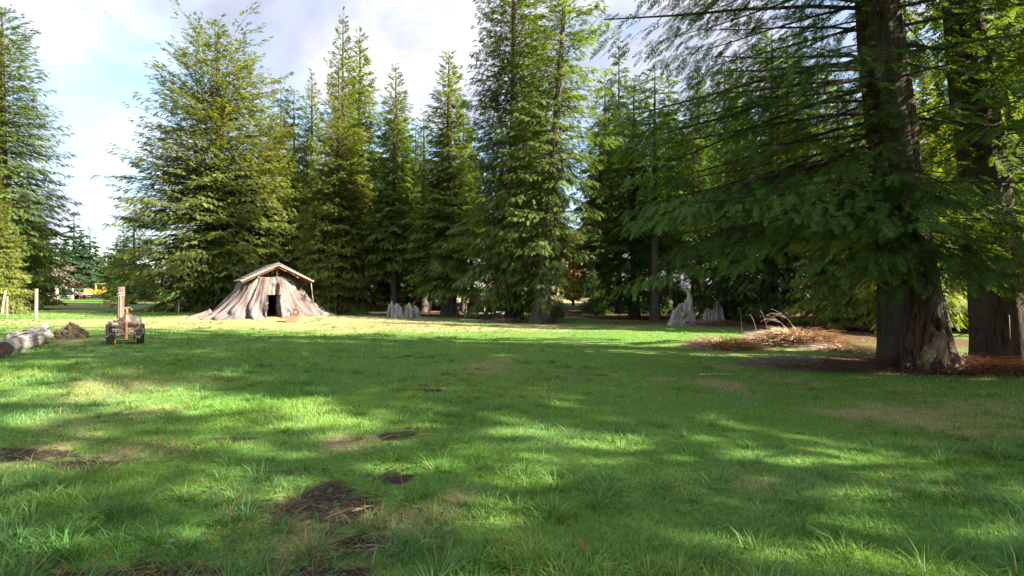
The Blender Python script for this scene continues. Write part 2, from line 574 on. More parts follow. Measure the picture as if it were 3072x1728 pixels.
TPL = {'fine': [spray_template(10, .32, .062, s, .16) for s in range(5)],
       'mid': [spray_template(9, .38, .115, s + 10, .14) for s in range(5)],
       'coarse': [spray_template(5, .55, .30, s + 20, .14) for s in range(5)]}


def place_sprays(O, F, U, S, C, tpl, r):
    """origins, forward, up vectors, sizes, colours -> vertex, face, colour arrays"""
    F = F / np.linalg.norm(F, axis=1, keepdims=True)
    SD = np.cross(U, F); SD /= np.linalg.norm(SD, axis=1, keepdims=True) + 1e-9
    UP = np.cross(F, SD)
    which = r.integers(0, len(tpl), len(O))
    Vs, Cs = [], []
    for k, T in enumerate(tpl):
        s = which == k
        if not s.any():
            continue
        P = (O[s][:, None, :] + S[s][:, None, None] * (T[None, :, 0:1] * F[s][:, None, :] + T[None, :, 1:2] * SD[s][:, None, :] + T[None, :, 2:3] * UP[s][:, None, :]))
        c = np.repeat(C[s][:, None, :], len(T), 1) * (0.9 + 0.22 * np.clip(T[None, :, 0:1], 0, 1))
        Vs.append(P.reshape(-1, 3)); Cs.append(c.reshape(-1, 3))
    V = np.concatenate(Vs); C = np.concatenate(Cs)
    return V, np.arange(len(V)).reshape(-1, 3), C


def trunk_mesh(H, r0, flare, lean, seed, n=14, nz=16, mat='bark_far', rough=0.06, ztop=None):
    r = random.Random(seed)
    ph = [r.random() * 6.28 for _ in range(6)]
    V, F = [], []
    zt = ztop or H
    zs = [zt * (i / nz) ** 1.7 for i in range(nz + 1)]
    zs[0] = -0.25
    for i, z in enumerate(zs):
        u = max(0, z) / H
        rad = r0 * (1 - u) ** 0.8 + 0.015
        fl = flare * math.exp(-max(z, 0) / (r0 * 2.2 + .1))
        for k in range(n):
            a = 2 * math.pi * k / n
            lob = 0.5 + 0.5 * math.sin(3 * a + ph[0]) * math.sin(2 * a + ph[1])
            rr = rad * (1 + rough * math.sin(7 * a + ph[2] + z * .4) + rough * .6 * math.sin(11 * a + ph[3] - z * .7)) + fl * (0.55 + 0.9 * lob)
            if n > 30:
                rr += .035 * abs(math.sin(8.5 * a + ph[4] + .9 * math.sin(z * 1.3 + a))) + .03 * (float(fnoise(a * 3.2, z * 1.4, 1.6, seed % 7, 3)) - .5)
            V.append((lean[0] * u * H + rr * math.cos(a), lean[1] * u * H + rr * math.sin(a), z))
    for i in range(nz):
        for k in range(n):
            a = i * n + k; b_ = i * n + (k + 1) % n
            F.append((a, b_, b_ + n, a + n))
    mb = MB(); mb.add(V, F)
    return mb.mesh('trunk', mat, smooth=True)


def conifer_parts(seed, H, base, prof, nb, ns, size, color, tpl='mid', trunk_r=0.25, flare=0.15, lean=(0, 0), elev=(-14, 34), droop=0.30,
                  fan=0.34, leaders=1, spread=0.0, bark='bark_far', tn=14, bare=0, azbias=None, stub=True, gapp=0.0, tznz=16, fanmax=9.0, backcut=None, facecut=None, extra=None):
    r = np.random.default_rng(seed)
    pu = np.array([p[0] for p in prof]); pr = np.array([p[1] for p in prof])
    # branch heights: more where the crown is wide
    uu = np.linspace(0, 1, 200)
    w = 0.35 * pr.max() + np.interp(uu, pu, pr)
    cdf = np.cumsum(w); cdf /= cdf[-1]
    q = (np.arange(nb) + r.random(nb)) / nb
    u = np.interp(q, cdf, uu)
    lead = r.integers(0, leaders, nb)
    la = r.random(leaders) * 6.28
    lx = np.where(leaders > 1, spread, 0) * np.cos(la); ly = np.where(leaders > 1, spread, 0) * np.sin(la)
    lk = 1 - 0.16 * np.arange(leaders) / max(1, leaders - 1) if leaders > 1 else np.ones(1)
    h = base + u * (H - base) * np.where(u > 0.5, lk[lead], 1)
    az = np.arange(nb) * 2.399963 + r.normal(0, .45, nb)
    if azbias is not None:
        az = np.where(r.random(nb) < azbias[1], azbias[0] + r.normal(0, azbias[2], nb), az)
    Lb = np.interp(u, pu, pr) * r.uniform(0.72, 1.16, nb)
    if gapp > 0:
        g = vnoise(np.cos(az) * 2 + 5, h * 0.5 + np.sin(az) * 2, 1.0, seed)
        Lb *= np.where(g < gapp, 0.45, 1.0)
    D = np.stack([np.cos(az), np.sin(az)], 1)
    if backcut is not None:
        Lb *= 1 - backcut[2] * np.clip(D[:, 0] * backcut[0] + D[:, 1] * backcut[1], 0, 1)
    if facecut is not None:
        dd = np.angle(np.exp(1j * (az - facecut[0])))
        Lb *= np.where((u > facecut[1]) & (u < .62), 1 - facecut[2] * np.exp(-(dd / .55) ** 2), 1)
    if extra is not None:
        ex = np.array(extra, float)
        h = np.concatenate([h, ex[:, 0]]); az = np.concatenate([az, np.radians(ex[:, 1])]); Lb = np.concatenate([Lb, ex[:, 2]])
        u = np.concatenate([u, (ex[:, 0] - base) / (H - base)]); lead = np.concatenate([lead, np.zeros(len(ex), int)])
        nb = len(h)
        D = np.stack([np.cos(az), np.sin(az)], 1)
    el = np.radians(elev[0] + (elev[1] - elev[0]) * u ** 1.3 + r.normal(0, 5, nb))
    dr = droop * (1.0 - 0.75 * u) * r.uniform(.7, 1.3, nb)
    ax = lean[0] * h + lx[lead] * u; ay = lean[1] * h + ly[lead] * u

    def pt(i, tt):
        """branch axis point for branch indices i, parameter tt"""
        d = Lb[i] * tt
        return np.stack([ax[i] + D[i, 0] * d, ay[i] + D[i, 1] * d,
                         h[i] + np.tan(el[i]) * d - dr[i] * Lb[i] * tt ** 2 + 0.10 * Lb[i] * tt ** 4], 1)
    # wood
    mb = MB()
    step = 5
    for i in range(nb):
        if Lb[i] < 0.5 and not stub:
            continue
        tt = np.linspace(0, 0.9, step)
        p = pt(np.full(step, i), tt)
        rad = [max(0.006, 0.0085 * Lb[i] + 0.004) * (1 - .85 * a) for a in tt]
        mb.tube(p, rad, n=4, cap=False)
    for k in range(bare):          # dead lower limbs without needles
        a = r.random() * 6.28; hh = r.uniform(0.12, 1.0) * base; ll = r.uniform(.5, 1.8)
        mb.tube([(lean[0] * hh, lean[1] * hh, hh), (lean[0] * hh + math.cos(a) * ll * .5, lean[1] * hh + math.sin(a) * ll * .5, hh - .05 * ll),
                 (lean[0] * hh + math.cos(a) * ll, lean[1] * hh + math.sin(a) * ll, hh - .28 * ll)], [.025, .015, .005], n=4, cap=False)
    br = mb.mesh('branches', bark)
    # needles
    wgt = np.clip(Lb, .25, None) ** 1.3
    cnt = np.maximum(3, np.round(ns * wgt / wgt.sum()).astype(int))
    bi = np.repeat(np.arange(nb), cnt)
    n = len(bi)
    tt = r.random(n) ** 0.62
    tt = 0.10 + 0.93 * tt
    sg = np.where(r.random(n) < .5, -1, 1)
    wfan = np.minimum(fan * Lb[bi], fanmax) * np.sin(np.pi * np.clip(tt, 0, 1) ** 0.8 * 0.86 + 0.25)
    v = sg * r.random(n) ** 0.8
    side = np.stack([-D[bi, 1], D[bi, 0]], 1)
    O = pt(bi, tt)
    O[:, :2] += side * (v * wfan)[:, None]
    O[:, 2] += -0.35 * wfan * v ** 2 - 0.02 + r.normal(0, 0.04, n) * np.minimum(1, Lb[bi])
    slope = np.tan(el[bi]) - 2 * dr[bi] * tt
    ang = v * 0.9 + r.normal(0, .30, n)
    f2 = D[bi] * np.cos(ang)[:, None] + side * np.sin(ang)[:, None]
    F = np.stack([f2[:, 0], f2[:, 1], slope * np.cos(ang) - 0.5 * np.abs(v) * 0.5 + r.normal(0, .16, n) - 0.10], 1)
    U = np.stack([r.normal(0, .25, n), r.normal(0, .25, n), np.ones(n)], 1)
    S = size * r.uniform(.65, 1.25, n) * (1.05 - .35 * tt)
    S = np.minimum(S, 0.45 * np.maximum(Lb[bi], .45) + .25)
    bcol = r.normal(1, .15, nb)
    base_c = np.array(color)[None, :]
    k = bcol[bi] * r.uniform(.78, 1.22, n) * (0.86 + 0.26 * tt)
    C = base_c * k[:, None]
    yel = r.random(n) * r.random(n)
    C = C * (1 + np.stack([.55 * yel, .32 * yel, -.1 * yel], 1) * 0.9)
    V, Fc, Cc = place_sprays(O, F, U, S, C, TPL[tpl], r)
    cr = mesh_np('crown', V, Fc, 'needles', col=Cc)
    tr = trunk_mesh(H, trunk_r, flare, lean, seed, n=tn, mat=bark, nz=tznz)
    return tr, br, cr


GNT = {}


def layered(o_, n=3):
    """repeat the object's own needles or limbs, turned about the stem, inside the same object"""
    if n not in GNT:
        ng = bpy.data.node_groups.new('turned_layers_%d' % n, 'GeometryNodeTree')
        ng.interface.new_socket('Geometry', in_out='INPUT', socket_type='NodeSocketGeometry')
        ng.interface.new_socket('Geometry', in_out='OUTPUT', socket_type='NodeSocketGeometry')
        gi = ng.nodes.new('NodeGroupInput'); go = ng.nodes.new('NodeGroupOutput'); jn = ng.nodes.new('GeometryNodeJoinGeometry')
        ti = ng.nodes.new('GeometryNodeGeometryToInstance')
        ng.links.new(gi.outputs[0], ti.inputs[0])
        for k in range(n):
            tr = ng.nodes.new('GeometryNodeTransform')
            tr.inputs['Rotation'].default_value = (0, 0, 2.25 * k)
            tr.inputs['Scale'].default_value = (1 - .04 * k, 1 + .03 * k, 1 - .013 * k)
            ng.links.new(ti.outputs[0], tr.inputs['Geometry'])
            ng.links.new(tr.outputs[0], jn.inputs[0])
        ng.links.new(jn.outputs[0], go.inputs[0])
        GNT[n] = ng
    md = o_.modifiers.new('layers', 'NODES')
    md.node_group = GNT[n]


def tree(name, x, y, label, parts, group=None, rz=0.0, sc_=(1, 1, 1), tilt=(0, 0), layers=3):
    t_ = thing(name, (x, y, Z(x, y) - 0.03), label, 'tree', group, rz)
    t_.rotation_euler = (tilt[0], tilt[1], rz)
    t_.scale = sc_
    for nm, me in zip(('trunk', 'branches', 'crown'), parts):
        o_ = obj(nm, me, t_)
        if nm != 'trunk':
            o_['kind'] = 'stuff'
            if layers > 1:
                layered(o_, layers)
    return t_


def height(py_top, x, y):
    return (HZ - py_top) / FP * y + EYE - Z(x, y)


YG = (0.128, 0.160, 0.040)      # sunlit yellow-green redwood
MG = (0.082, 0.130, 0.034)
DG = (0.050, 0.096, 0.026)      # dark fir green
BG = (0.034, 0.066, 0.032)      # far fir, blue of distant haze put into its green
SPIRE = [(0, .95), (.12, 1.0), (.35, .80), (.6, .52), (.8, .28), (.93, .12), (1, .03)]
BROAD = [(0, .82), (.15, 1.0), (.35, .94), (.55, .80), (.75, .60), (.9, .40), (.97, .24), (1, .08)]
SLIM = [(0, .8), (.2, 1.0), (.5, .72), (.8, .36), (.95, .13), (1, .04)]
OPEN_ = [(0, .55), (.2, .85), (.45, 1.0), (.7, .8), (.88, .5), (1, .1)]


def P(prof, k):
    return [(a, b_ * k) for a, b_ in prof]


# tree forms, each built once: (height, widest radius, meshes)
FORM = {}


def form(key, H, R, prof, **kw):
    FORM[key] = (H, R, conifer_parts(H=H, prof=P(prof, R), **kw))


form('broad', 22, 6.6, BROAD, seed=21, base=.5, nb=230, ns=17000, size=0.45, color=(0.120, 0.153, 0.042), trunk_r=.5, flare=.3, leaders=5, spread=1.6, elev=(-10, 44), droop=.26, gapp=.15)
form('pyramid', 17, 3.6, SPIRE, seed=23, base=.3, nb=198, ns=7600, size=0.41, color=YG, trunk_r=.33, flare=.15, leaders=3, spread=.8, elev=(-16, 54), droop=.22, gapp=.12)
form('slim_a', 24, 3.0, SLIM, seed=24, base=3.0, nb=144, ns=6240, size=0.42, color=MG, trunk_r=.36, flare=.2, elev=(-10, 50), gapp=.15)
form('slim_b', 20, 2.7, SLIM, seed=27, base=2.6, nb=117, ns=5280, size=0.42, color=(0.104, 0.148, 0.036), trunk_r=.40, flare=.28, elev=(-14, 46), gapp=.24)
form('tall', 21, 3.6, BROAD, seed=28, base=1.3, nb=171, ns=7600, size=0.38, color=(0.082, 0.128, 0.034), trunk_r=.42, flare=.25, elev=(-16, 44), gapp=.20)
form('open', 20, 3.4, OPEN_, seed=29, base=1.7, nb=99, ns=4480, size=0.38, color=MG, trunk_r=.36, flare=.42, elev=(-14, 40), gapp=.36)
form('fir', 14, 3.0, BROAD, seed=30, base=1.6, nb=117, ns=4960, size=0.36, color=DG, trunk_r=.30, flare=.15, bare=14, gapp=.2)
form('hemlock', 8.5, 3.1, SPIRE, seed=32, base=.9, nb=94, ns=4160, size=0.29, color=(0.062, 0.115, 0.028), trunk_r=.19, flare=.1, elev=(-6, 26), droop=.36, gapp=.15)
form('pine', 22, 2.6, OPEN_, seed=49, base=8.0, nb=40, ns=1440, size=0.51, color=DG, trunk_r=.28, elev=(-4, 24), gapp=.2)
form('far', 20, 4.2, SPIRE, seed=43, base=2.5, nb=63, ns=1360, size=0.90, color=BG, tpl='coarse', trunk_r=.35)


def tree_px(name, px, y, py_top, radius_px, label, key, rz=0.0, tilt=(0, 0)):
    lay = 4 if key in ('broad', 'pyramid', 'slim_b', 'tall') else 3
    x = gx(px, y)
    H0, R0, parts = FORM[key]
    k = radius_px * y / FP / R0
    return tree(name, x, y, label, parts, rz=rz, sc_=(k, k, height(py_top, x, y) / H0), tilt=tilt, layers=lay)


# the big broad redwood beside the stump house and its neighbours
tree_px('redwood_tree', 218, 46.5, 24, 84, 'broad sunlit redwood rising just left of the roofed stump', 'broad', .4)
tree_px('redwood_tree', 270, 49, 110, 50, 'rounded yellow-green redwood directly behind the roofed stump', 'broad', 2.2)
tree_px('redwood_tree', 339, 38.6, 56, 47, 'pyramid-shaped bright green redwood just right of the roofed stump', 'pyramid', .9)
tree_px('fir_tree', 343, 50, 10, 32, 'tallest pointed fir above the bright green pyramid tree', 'slim_a', 1.0)
tree_px('fir_tree', 360, 52, 28, 35, 'pointed fir close behind and right of the tallest one', 'slim_b', 4.0)
tree_px('fir_tree', 396, 45, 63, 36, 'narrow fir with ragged tufted top standing alone against the sky', 'slim_a', 3.1)
tree_px('fir_tree', 449, 35, 48, 40, 'pointed fir with bright green skirt and pale bark at its foot', 'slim_b', .3)
tree_px('fir_tree', 424, 40, 110, 30, 'shorter fir tucked against the left side of the pointed fir', 'slim_a', 5.2)
tree_px('redwood_tree', 514, 29.8, -90, 56, 'very tall leafy redwood with foliage down to the lawn in the middle', 'tall', 1.2)
tree_px('redwood_tree', 541, 26.3, -70, 56, 'thick leaning dark trunk with sparse boughs at the edge of the lawn', 'open', .1, (0, .075))
tree_px('fir_tree', 634, 31.5, 76, 44, 'dark bushy fir with a blunt top right of the leaning trunk', 'fir', .5)
tree_px('fir_tree', 655, 28.5, 62, 38, 'slim dark fir with a long bare trunk behind the silver snag', 'pine', 2.0)
tree_px('hemlock_tree', 722, 31.0, 150, 60, 'feathery drooping hemlock spreading over the two silver stumps', 'hemlock', 1.7)
tree_px('fir_tree', 772, 26.5, 30, 60, 'dense dark fir filling the shade behind the dry fern heap', 'fir', 3.6)
tree_px('fir_tree', 600, 40, 130, 30, 'half-hidden fir between the leaning trunk and the blunt dark fir', 'slim_a', 2.6)

# far left side
tree_px('redwood_tree', 2, 46, 6, 56, 'tall ragged conifer cut off by the left edge above the fence', 'tall', 2.0)
tree_px('fir_tree', -6, 38, 158, 26, 'smaller yellowish conifer in front of the tall one at the left edge', 'pyramid', 3.0)
tree_px('fir_tree', 74, 118, 209, 21, 'pale bluish spire in the distance above the red tank', 'far', 0)
tree_px('fir_tree', 90, 128, 224, 17, 'distant dark blue spire directly behind the yellow bulldozer', 'far', 1)
tree_px('fir_tree', 108, 132, 238, 10, 'slim distant spire right of the yellow bulldozer', 'far', 2)
tree_px('fir_tree', 124, 98, 228, 18, 'dark distant fir touching the broad redwood at its lower left', 'far', 3)
tree_px('fir_tree', 40, 95, 205, 24, 'distant fir behind the pale twiggy bush and white trailer', 'far', 4)

tree_px('fir_tree', 26, 72, 190, 24, 'dark mid-distance fir behind the wire fence and brush heap', 'fir', 1.3)
tree_px('fir_tree', 117, 80, 236, 17, 'dark fir standing right behind the gate post', 'fir', 2.4)
tree_px('fir_tree', 134, 66, 215, 20, 'dark fir half hidden under the left boughs of the broad redwood', 'fir', .4)
# dark pines between the broad redwood and the pyramid tree
tree_px('pine_tree', 281, 60, 73, 17, 'thin see-through pine with bare stem left of the two dark pines', 'pine', 0)
tree_px('pine_tree', 294, 56, 85, 25, 'dark flat-tiered pine in the gap behind the roofed stump', 'pine', 1.4)
tree_px('pine_tree', 312, 58, 68, 22, 'grey-green pointed pine touching the pyramid tree from the left', 'slim_b', 2.9)

# the near giant at the right and its twin at the frame edge
hx, hy = 8.15, 10.35
rx_ = random.Random(17)
LOW = [(rx_.uniform(1.9, 4.0), rx_.uniform(192, 292), rx_.uniform(1.5, 2.4)) for _ in range(34)] + [(rx_.uniform(2.2, 3.6), rx_.uniform(300, 350), rx_.uniform(1.5, 2.4)) for _ in range(8)] + \
      [(rx_.uniform(7.2, 10.2), rx_.uniform(176, 214), rx_.uniform(5.2, 6.3)) for _ in range(12)] + [(rx_.uniform(3.6, 6.5), rx_.uniform(165, 205), rx_.uniform(4.6, 5.8)) for _ in range(14)]
GIANT = conifer_parts(extra=LOW, seed=61, H=18.5, base=2.3, prof=[(0, 2.2), (.05, 3.3), (.12, 4.4), (.22, 5.2), (.4, 5.5), (.6, 4.0), (.8, 1.9), (.93, .8), (1, .15)], nb=190, ns=18500, size=.42,
                      color=(0.062, 0.110, 0.029), tpl='fine', trunk_r=.46, flare=.17, lean=(-.105, 0.0), elev=(-11, 34), droop=.24, bark='bark', tn=40, tznz=34,
                      azbias=(math.radians(186), .40, .60), gapp=.14, fan=.30, fanmax=1.4, backcut=(.39, .92, .68), facecut=(math.radians(238), .10, .72))
GG = 'giant redwoods beside the lawn'
tree('redwood_tree', hx, hy, 'huge near redwood with a burred, flaring foot and low drooping boughs', GIANT, GG, layers=1)
# forest fillers, copied
KINDS = []
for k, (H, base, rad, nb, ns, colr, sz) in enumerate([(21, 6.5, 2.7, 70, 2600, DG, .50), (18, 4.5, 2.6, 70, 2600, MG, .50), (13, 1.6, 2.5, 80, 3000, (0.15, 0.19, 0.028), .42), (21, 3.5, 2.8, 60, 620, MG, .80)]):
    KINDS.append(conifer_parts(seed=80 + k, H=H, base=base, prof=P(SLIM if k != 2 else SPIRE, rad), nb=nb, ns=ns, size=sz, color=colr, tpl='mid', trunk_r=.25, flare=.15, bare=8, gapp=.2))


def filler(k, x, y, s, label, group, name='fir_tree'):
    return tree(name, x, y, label, KINDS[k], group, random.random() * 6.28, (s, s, s * random.uniform(.92, 1.12)), layers=3)


tree('redwood_tree', 10.75, 11.1, 'dark reddish giant trunk at the right edge beside the burred one', (GIANT[0], KINDS[3][1], KINDS[3][2]), GG, math.radians(-14), (.98, .98, .95), layers=2)
G1 = 'dark conifers massed in the forest behind the lawn'
L1 = 'dark straight-trunked conifer standing among many in the shaded forest behind the lawn'
spots = []
rf = random.Random(31)
for row, (y0, n, a, b_) in enumerate([(39, 9, 385, 880), (45, 11, 375, 930), (52, 13, 365, 1000), (60, 12, 300, 1010)]):
    for i in range(n):
        px = a + (b_ - a) * (i + rf.uniform(.15, .85)) / n
        y = y0 + rf.uniform(-2.2, 2.2)
        if 548 < px < 592 and y < 70:
            continue
        if 500 < px < 512:
            continue
        spots.append((px, y))
for i, (px, y) in enumerate(spots):
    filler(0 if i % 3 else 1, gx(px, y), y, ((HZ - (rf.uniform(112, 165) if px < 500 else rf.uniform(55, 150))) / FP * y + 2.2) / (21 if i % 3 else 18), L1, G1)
G5 = 'young conifers under the forest edge'
L5 = 'low bushy young conifer filling the dark floor of the forest'
for i in range(24):
    px = (rf.uniform(378, 520) if i < 11 else rf.uniform(592, 800)); y = rf.uniform(37, 56)
    H0, R0, pts_ = FORM['hemlock']
    k = rf.uniform(.32, .55)
    tree('young_fir', gx(px, y), y, L5, pts_, G5, rf.random() * 6, (k * 1.1, k * 1.1, k), layers=3)
G2 = 'sunlit conifers behind the giant redwoods'
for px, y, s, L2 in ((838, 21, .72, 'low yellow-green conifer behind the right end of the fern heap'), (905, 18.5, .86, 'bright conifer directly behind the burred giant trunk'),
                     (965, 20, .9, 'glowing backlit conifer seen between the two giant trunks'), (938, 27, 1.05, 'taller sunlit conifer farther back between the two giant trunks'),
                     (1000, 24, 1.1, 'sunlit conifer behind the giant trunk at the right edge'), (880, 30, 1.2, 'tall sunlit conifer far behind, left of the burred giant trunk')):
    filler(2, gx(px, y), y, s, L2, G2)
G3 = 'conifers beyond the right edge that shade the lawn'
L3 = 'conifer outside the view beyond the right edge of the lawn'
for x, y, k, s in ((9.5, -2.2, 1, .95), (12.5, -0.2, 2, .8), (14.5, 3.6, 1, 1.0), (18, 2.0, 2, 1.0), (21, 3.6, 0, .95), (16, 5.2, 1, .85), (27, 0, 2, .95),
                   (30, 17, 0, 1.1), (36, 14, 2, 1.1), (20.8, 21.6, 2, 1.0), (26, 24.5, 2, 1.0), (33, 22, 2, 1.0), (27, 19.5, 1, 1.0), (40, 20, 2, 1.2)):
    filler(3, x, y, s, L3, G3)
G4 = 'distant conifers closing the meadow on the left'
L4 = 'small far-off conifer in the treeline beyond the parked machines'
for px, y in ((58, 150), (100, 165), (116, 160), (134, 140), (146, 120), (20, 120), (-20, 110), (30, 160)):
    tree('fir_tree', gx(px, y), y, L4, FORM['far'][2], G4, rf.random() * 6, (.6, .6, rf.uniform(.45, .75)))

# ------------------------------------------------------------------ lawn grass
def grass(n, y0, y1, seed, name, label, ntuft=0, per_tuft=0):
    r = np.random.default_rng(seed)
    y = y0 * (y1 / y0) ** r.random(n)
    x = (r.random(n) * 2 - 1) * (1.04 * y + .6)
    tuft = np.zeros(n); tang = np.zeros(n)
    if ntuft:                           # rosettes of long arching blades
        ty_ = y0 * (y1 / y0) ** (r.random(ntuft) ** 1.15); tx_ = (r.random(ntuft) * 2 - 1) * (1.04 * ty_ + .5)
        ok = r.random(ntuft) < np.clip(.30 + (fnoise(tx_, ty_, .55, 21) - .45) * 3.0, .06, 1) * np.clip((3.2 - tx_) / 4.5, .22, 1)
        tx_, ty_ = tx_[ok], ty_[ok]
        k = r.integers(0, len(tx_), len(tx_) * per_tuft)
        a = r.random(len(k)) * 6.283; q = np.abs(r.normal(0, .055, len(k)))
        size_t = r.uniform(.55, 1.35, len(tx_))
        x = np.concatenate([x, tx_[k] + q * np.cos(a)]); y = np.concatenate([y, ty_[k] + q * np.sin(a)])
        tuft = np.concatenate([tuft, size_t[k]]); tang = np.concatenate([tang, a + r.normal(0, .35, len(k))])
    n = len(x)
    so, dr_, du = masks(x, y)
    keep = r.random(n) > np.clip(so * 1.3 - .10, 0, .80)
    keep &= r.random(n) > np.clip(du * 1.2 - .1, 0, .95)
    keep &= r.random(n) > dr_ * .35
    x, y, so, dr_, du, tuft, tang = (v[keep] for v in (x, y, so, dr_, du, tuft, tang))
    n = len(x)
    ist = tuft > 0
    tall = np.clip((fnoise(x, y, .75, 21) - .42) * 2.6, 0, 1.25)
    leftness = np.clip((2.2 - x) / 4.0, 0.3, 1)
    hgt = (0.034 + 0.060 * tall * leftness + .02 * r.random(n)) * r.uniform(.55, 1.4, n) * (1 - .35 * dr_)
    hgt = np.where(ist, .125 * tuft * r.uniform(.6, 1.3, n), hgt)
    flat = (so > .28) & ~ist
    hgt = np.where(flat, hgt * .35, hgt)
    wid = np.maximum(.0042 + .0022 * tall + .0022 * ist, .00085 * y) * r.uniform(.7, 1.3, n)
    ang = fnoise(x, y, .6, 33) * 12.0 + r.normal(0, .95, n)
    ang = np.where(ist, tang, ang)
    bend = hgt * r.uniform(.35, 1.25, n) * (0.6 + .6 * tall)
    bend = np.where(ist, hgt * r.uniform(.5, 1.5, n), bend)
    bend = np.where(flat, .05 + .08 * r.random(n), bend)
    bx, by = np.cos(ang), np.sin(ang)
    wa = ang + np.pi / 2 + r.normal(0, .5, n)
    wx, wy = np.cos(wa) * wid * .5, np.sin(wa) * wid * .5
    z = zg(x, y) - .006 - .02 * so
    curl = np.minimum(.28 * bend / (hgt + 1e-6), .55)

    def p(f, k, s):
        return np.stack([x + bx * bend * f * f + wx * k * s, y + by * bend * f * f + wy * k * s, z + hgt * (f - curl * f * f)], 1)
    V = np.stack([p(0, 1, -1), p(0, 1, 1), p(.55, .85, -1), p(.55, .85, 1), p(1, 0, 0)], 1).reshape(-1, 3)
    o5 = np.arange(n)[:, None] * 5
    F = np.concatenate([o5 + np.array([0, 1, 3]), o5 + np.array([0, 3, 2]), o5 + np.array([2, 3, 4])])
    g = np.array([0.106, 0.275, 0.052]); g2 = np.array([0.212, 0.335, 0.066]); st = np.array([0.42, 0.34, 0.17]); blu = np.array([0.115, 0.250, 0.095])
    mixn = np.clip((fnoise(x, y, .5, 44) - .35) * 2.4 + r.normal(0, .2, n), 0, 1)[:, None]
    c = g * (1 - mixn) + g2 * mixn
    bl = np.clip((fnoise(x, y, .9, 51) - .48) * 2.5 + ist * .25, 0, .8)[:, None]
    c = c * (1 - bl) + blu * bl
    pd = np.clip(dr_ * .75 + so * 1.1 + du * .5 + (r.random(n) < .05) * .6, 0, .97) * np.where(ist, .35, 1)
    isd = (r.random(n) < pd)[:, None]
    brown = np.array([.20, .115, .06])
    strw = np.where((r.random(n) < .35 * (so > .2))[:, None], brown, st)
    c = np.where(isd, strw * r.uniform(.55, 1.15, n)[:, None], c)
    c = c * r.uniform(.70, 1.30, n)[:, None]
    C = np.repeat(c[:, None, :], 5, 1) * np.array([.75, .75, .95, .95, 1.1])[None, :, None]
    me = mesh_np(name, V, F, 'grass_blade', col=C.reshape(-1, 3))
    return tag(obj(name, me), label, 'grass', kind='stuff')


grass(165000, 2.4, 11, 1, 'lawn_grass', 'long uneven green grass covering the near lawn', 3600, 34)
grass(72000, 11, 40, 2, 'meadow_grass', 'short green and straw grass on the far lawn', 3000, 12)

# small broad-leaved weeds and fallen leaves between the blades
r9 = np.random.default_rng(14)
nw = 5200
wy = 2.5 * (9 / 2.5) ** r9.random(nw); wx = (r9.random(nw) * 2 - 1) * (1.02 * wy + .4)
near_s = blob(wx, wy, [(a, b_, c * 1.8, d * 1.9, 1) for a, b_, c, d, e in PATCH])
kw = r9.random(nw) < np.clip(near_s * 1.0 + .05 + .25 * (fnoise(wx, wy, .8, 71) > .62), 0, 1)
wx, wy = wx[kw], wy[kw]; nw = len(wx)
wa = r9.random(nw) * 6.283; wl = r9.uniform(.012, .030, nw); ti = r9.normal(0, .35, nw); zz = zg(wx, wy) + r9.uniform(.012, .045, nw)
ca, sa = np.cos(wa), np.sin(wa)
def lp(u_, v_):
    return np.stack([wx + wl * (u_ * ca - v_ * sa), wy + wl * (u_ * sa + v_ * ca), zz + wl * ti * u_ - wl * .25 * abs(v_)], 1)
V = np.stack([lp(0, 0), lp(.6, -.55), lp(1.5, -.45), lp(2.0, 0), lp(1.5, .45), lp(.6, .55)], 1).reshape(-1, 3)
o6 = np.arange(nw)[:, None] * 6
cw = np.where((r9.random(nw) < .22)[:, None], np.array([.26, .14, .06]), np.array([.085, .17, .05])) * r9.uniform(.6, 1.2, nw)[:, None]
me = mesh_np('weed_leaves', V, np.concatenate([o6 + np.array([0, 1, 2, 3]), o6 + np.array([0, 3, 4, 5])]), 'grass_blade', col=np.repeat(cw, 6, 0))
tag(obj('weed_leaves', me), 'small round weed leaves mixed into the near grass', 'weeds', kind='stuff')

# ------------------------------------------------------------------ the roofed stump
def rot_frame(a):
    return Matrix.Rotation(a, 3, 'Z')


sx, sy = gx(269, 28.3), 28.3
SR = math.atan2(-sx, sy) * 0.98          # local -y looks at the lawn
st = thing('stump_house', (sx, sy, Z(sx, sy) - .06), 'giant hollow pale stump with doorway under a gabled board roof', 'stump house', rz=SR)
st.scale = (.745, .745, .785)
SH = 2.72
nth, nzs = 220, 44
rs = np.random.default_rng(3)
th = np.arange(nth) / nth * 2 * np.pi
zf = np.linspace(0, 1, nzs) ** 1.15
PZ = [0, .06, .15, .28, .45, .68, 1.0]; PR = [3.85, 3.62, 3.38, 3.10, 2.74, 2.24, 1.80]


def per(a, n, seed):
    r = np.random.default_rng(seed)
    t_ = np.zeros_like(a)
    for k in range(n):
        f = r.integers(2, 26)
        t_ = t_ + np.sin(f * a + r.random() * 6.28) / (1 + f * .16)
    return t_ / n


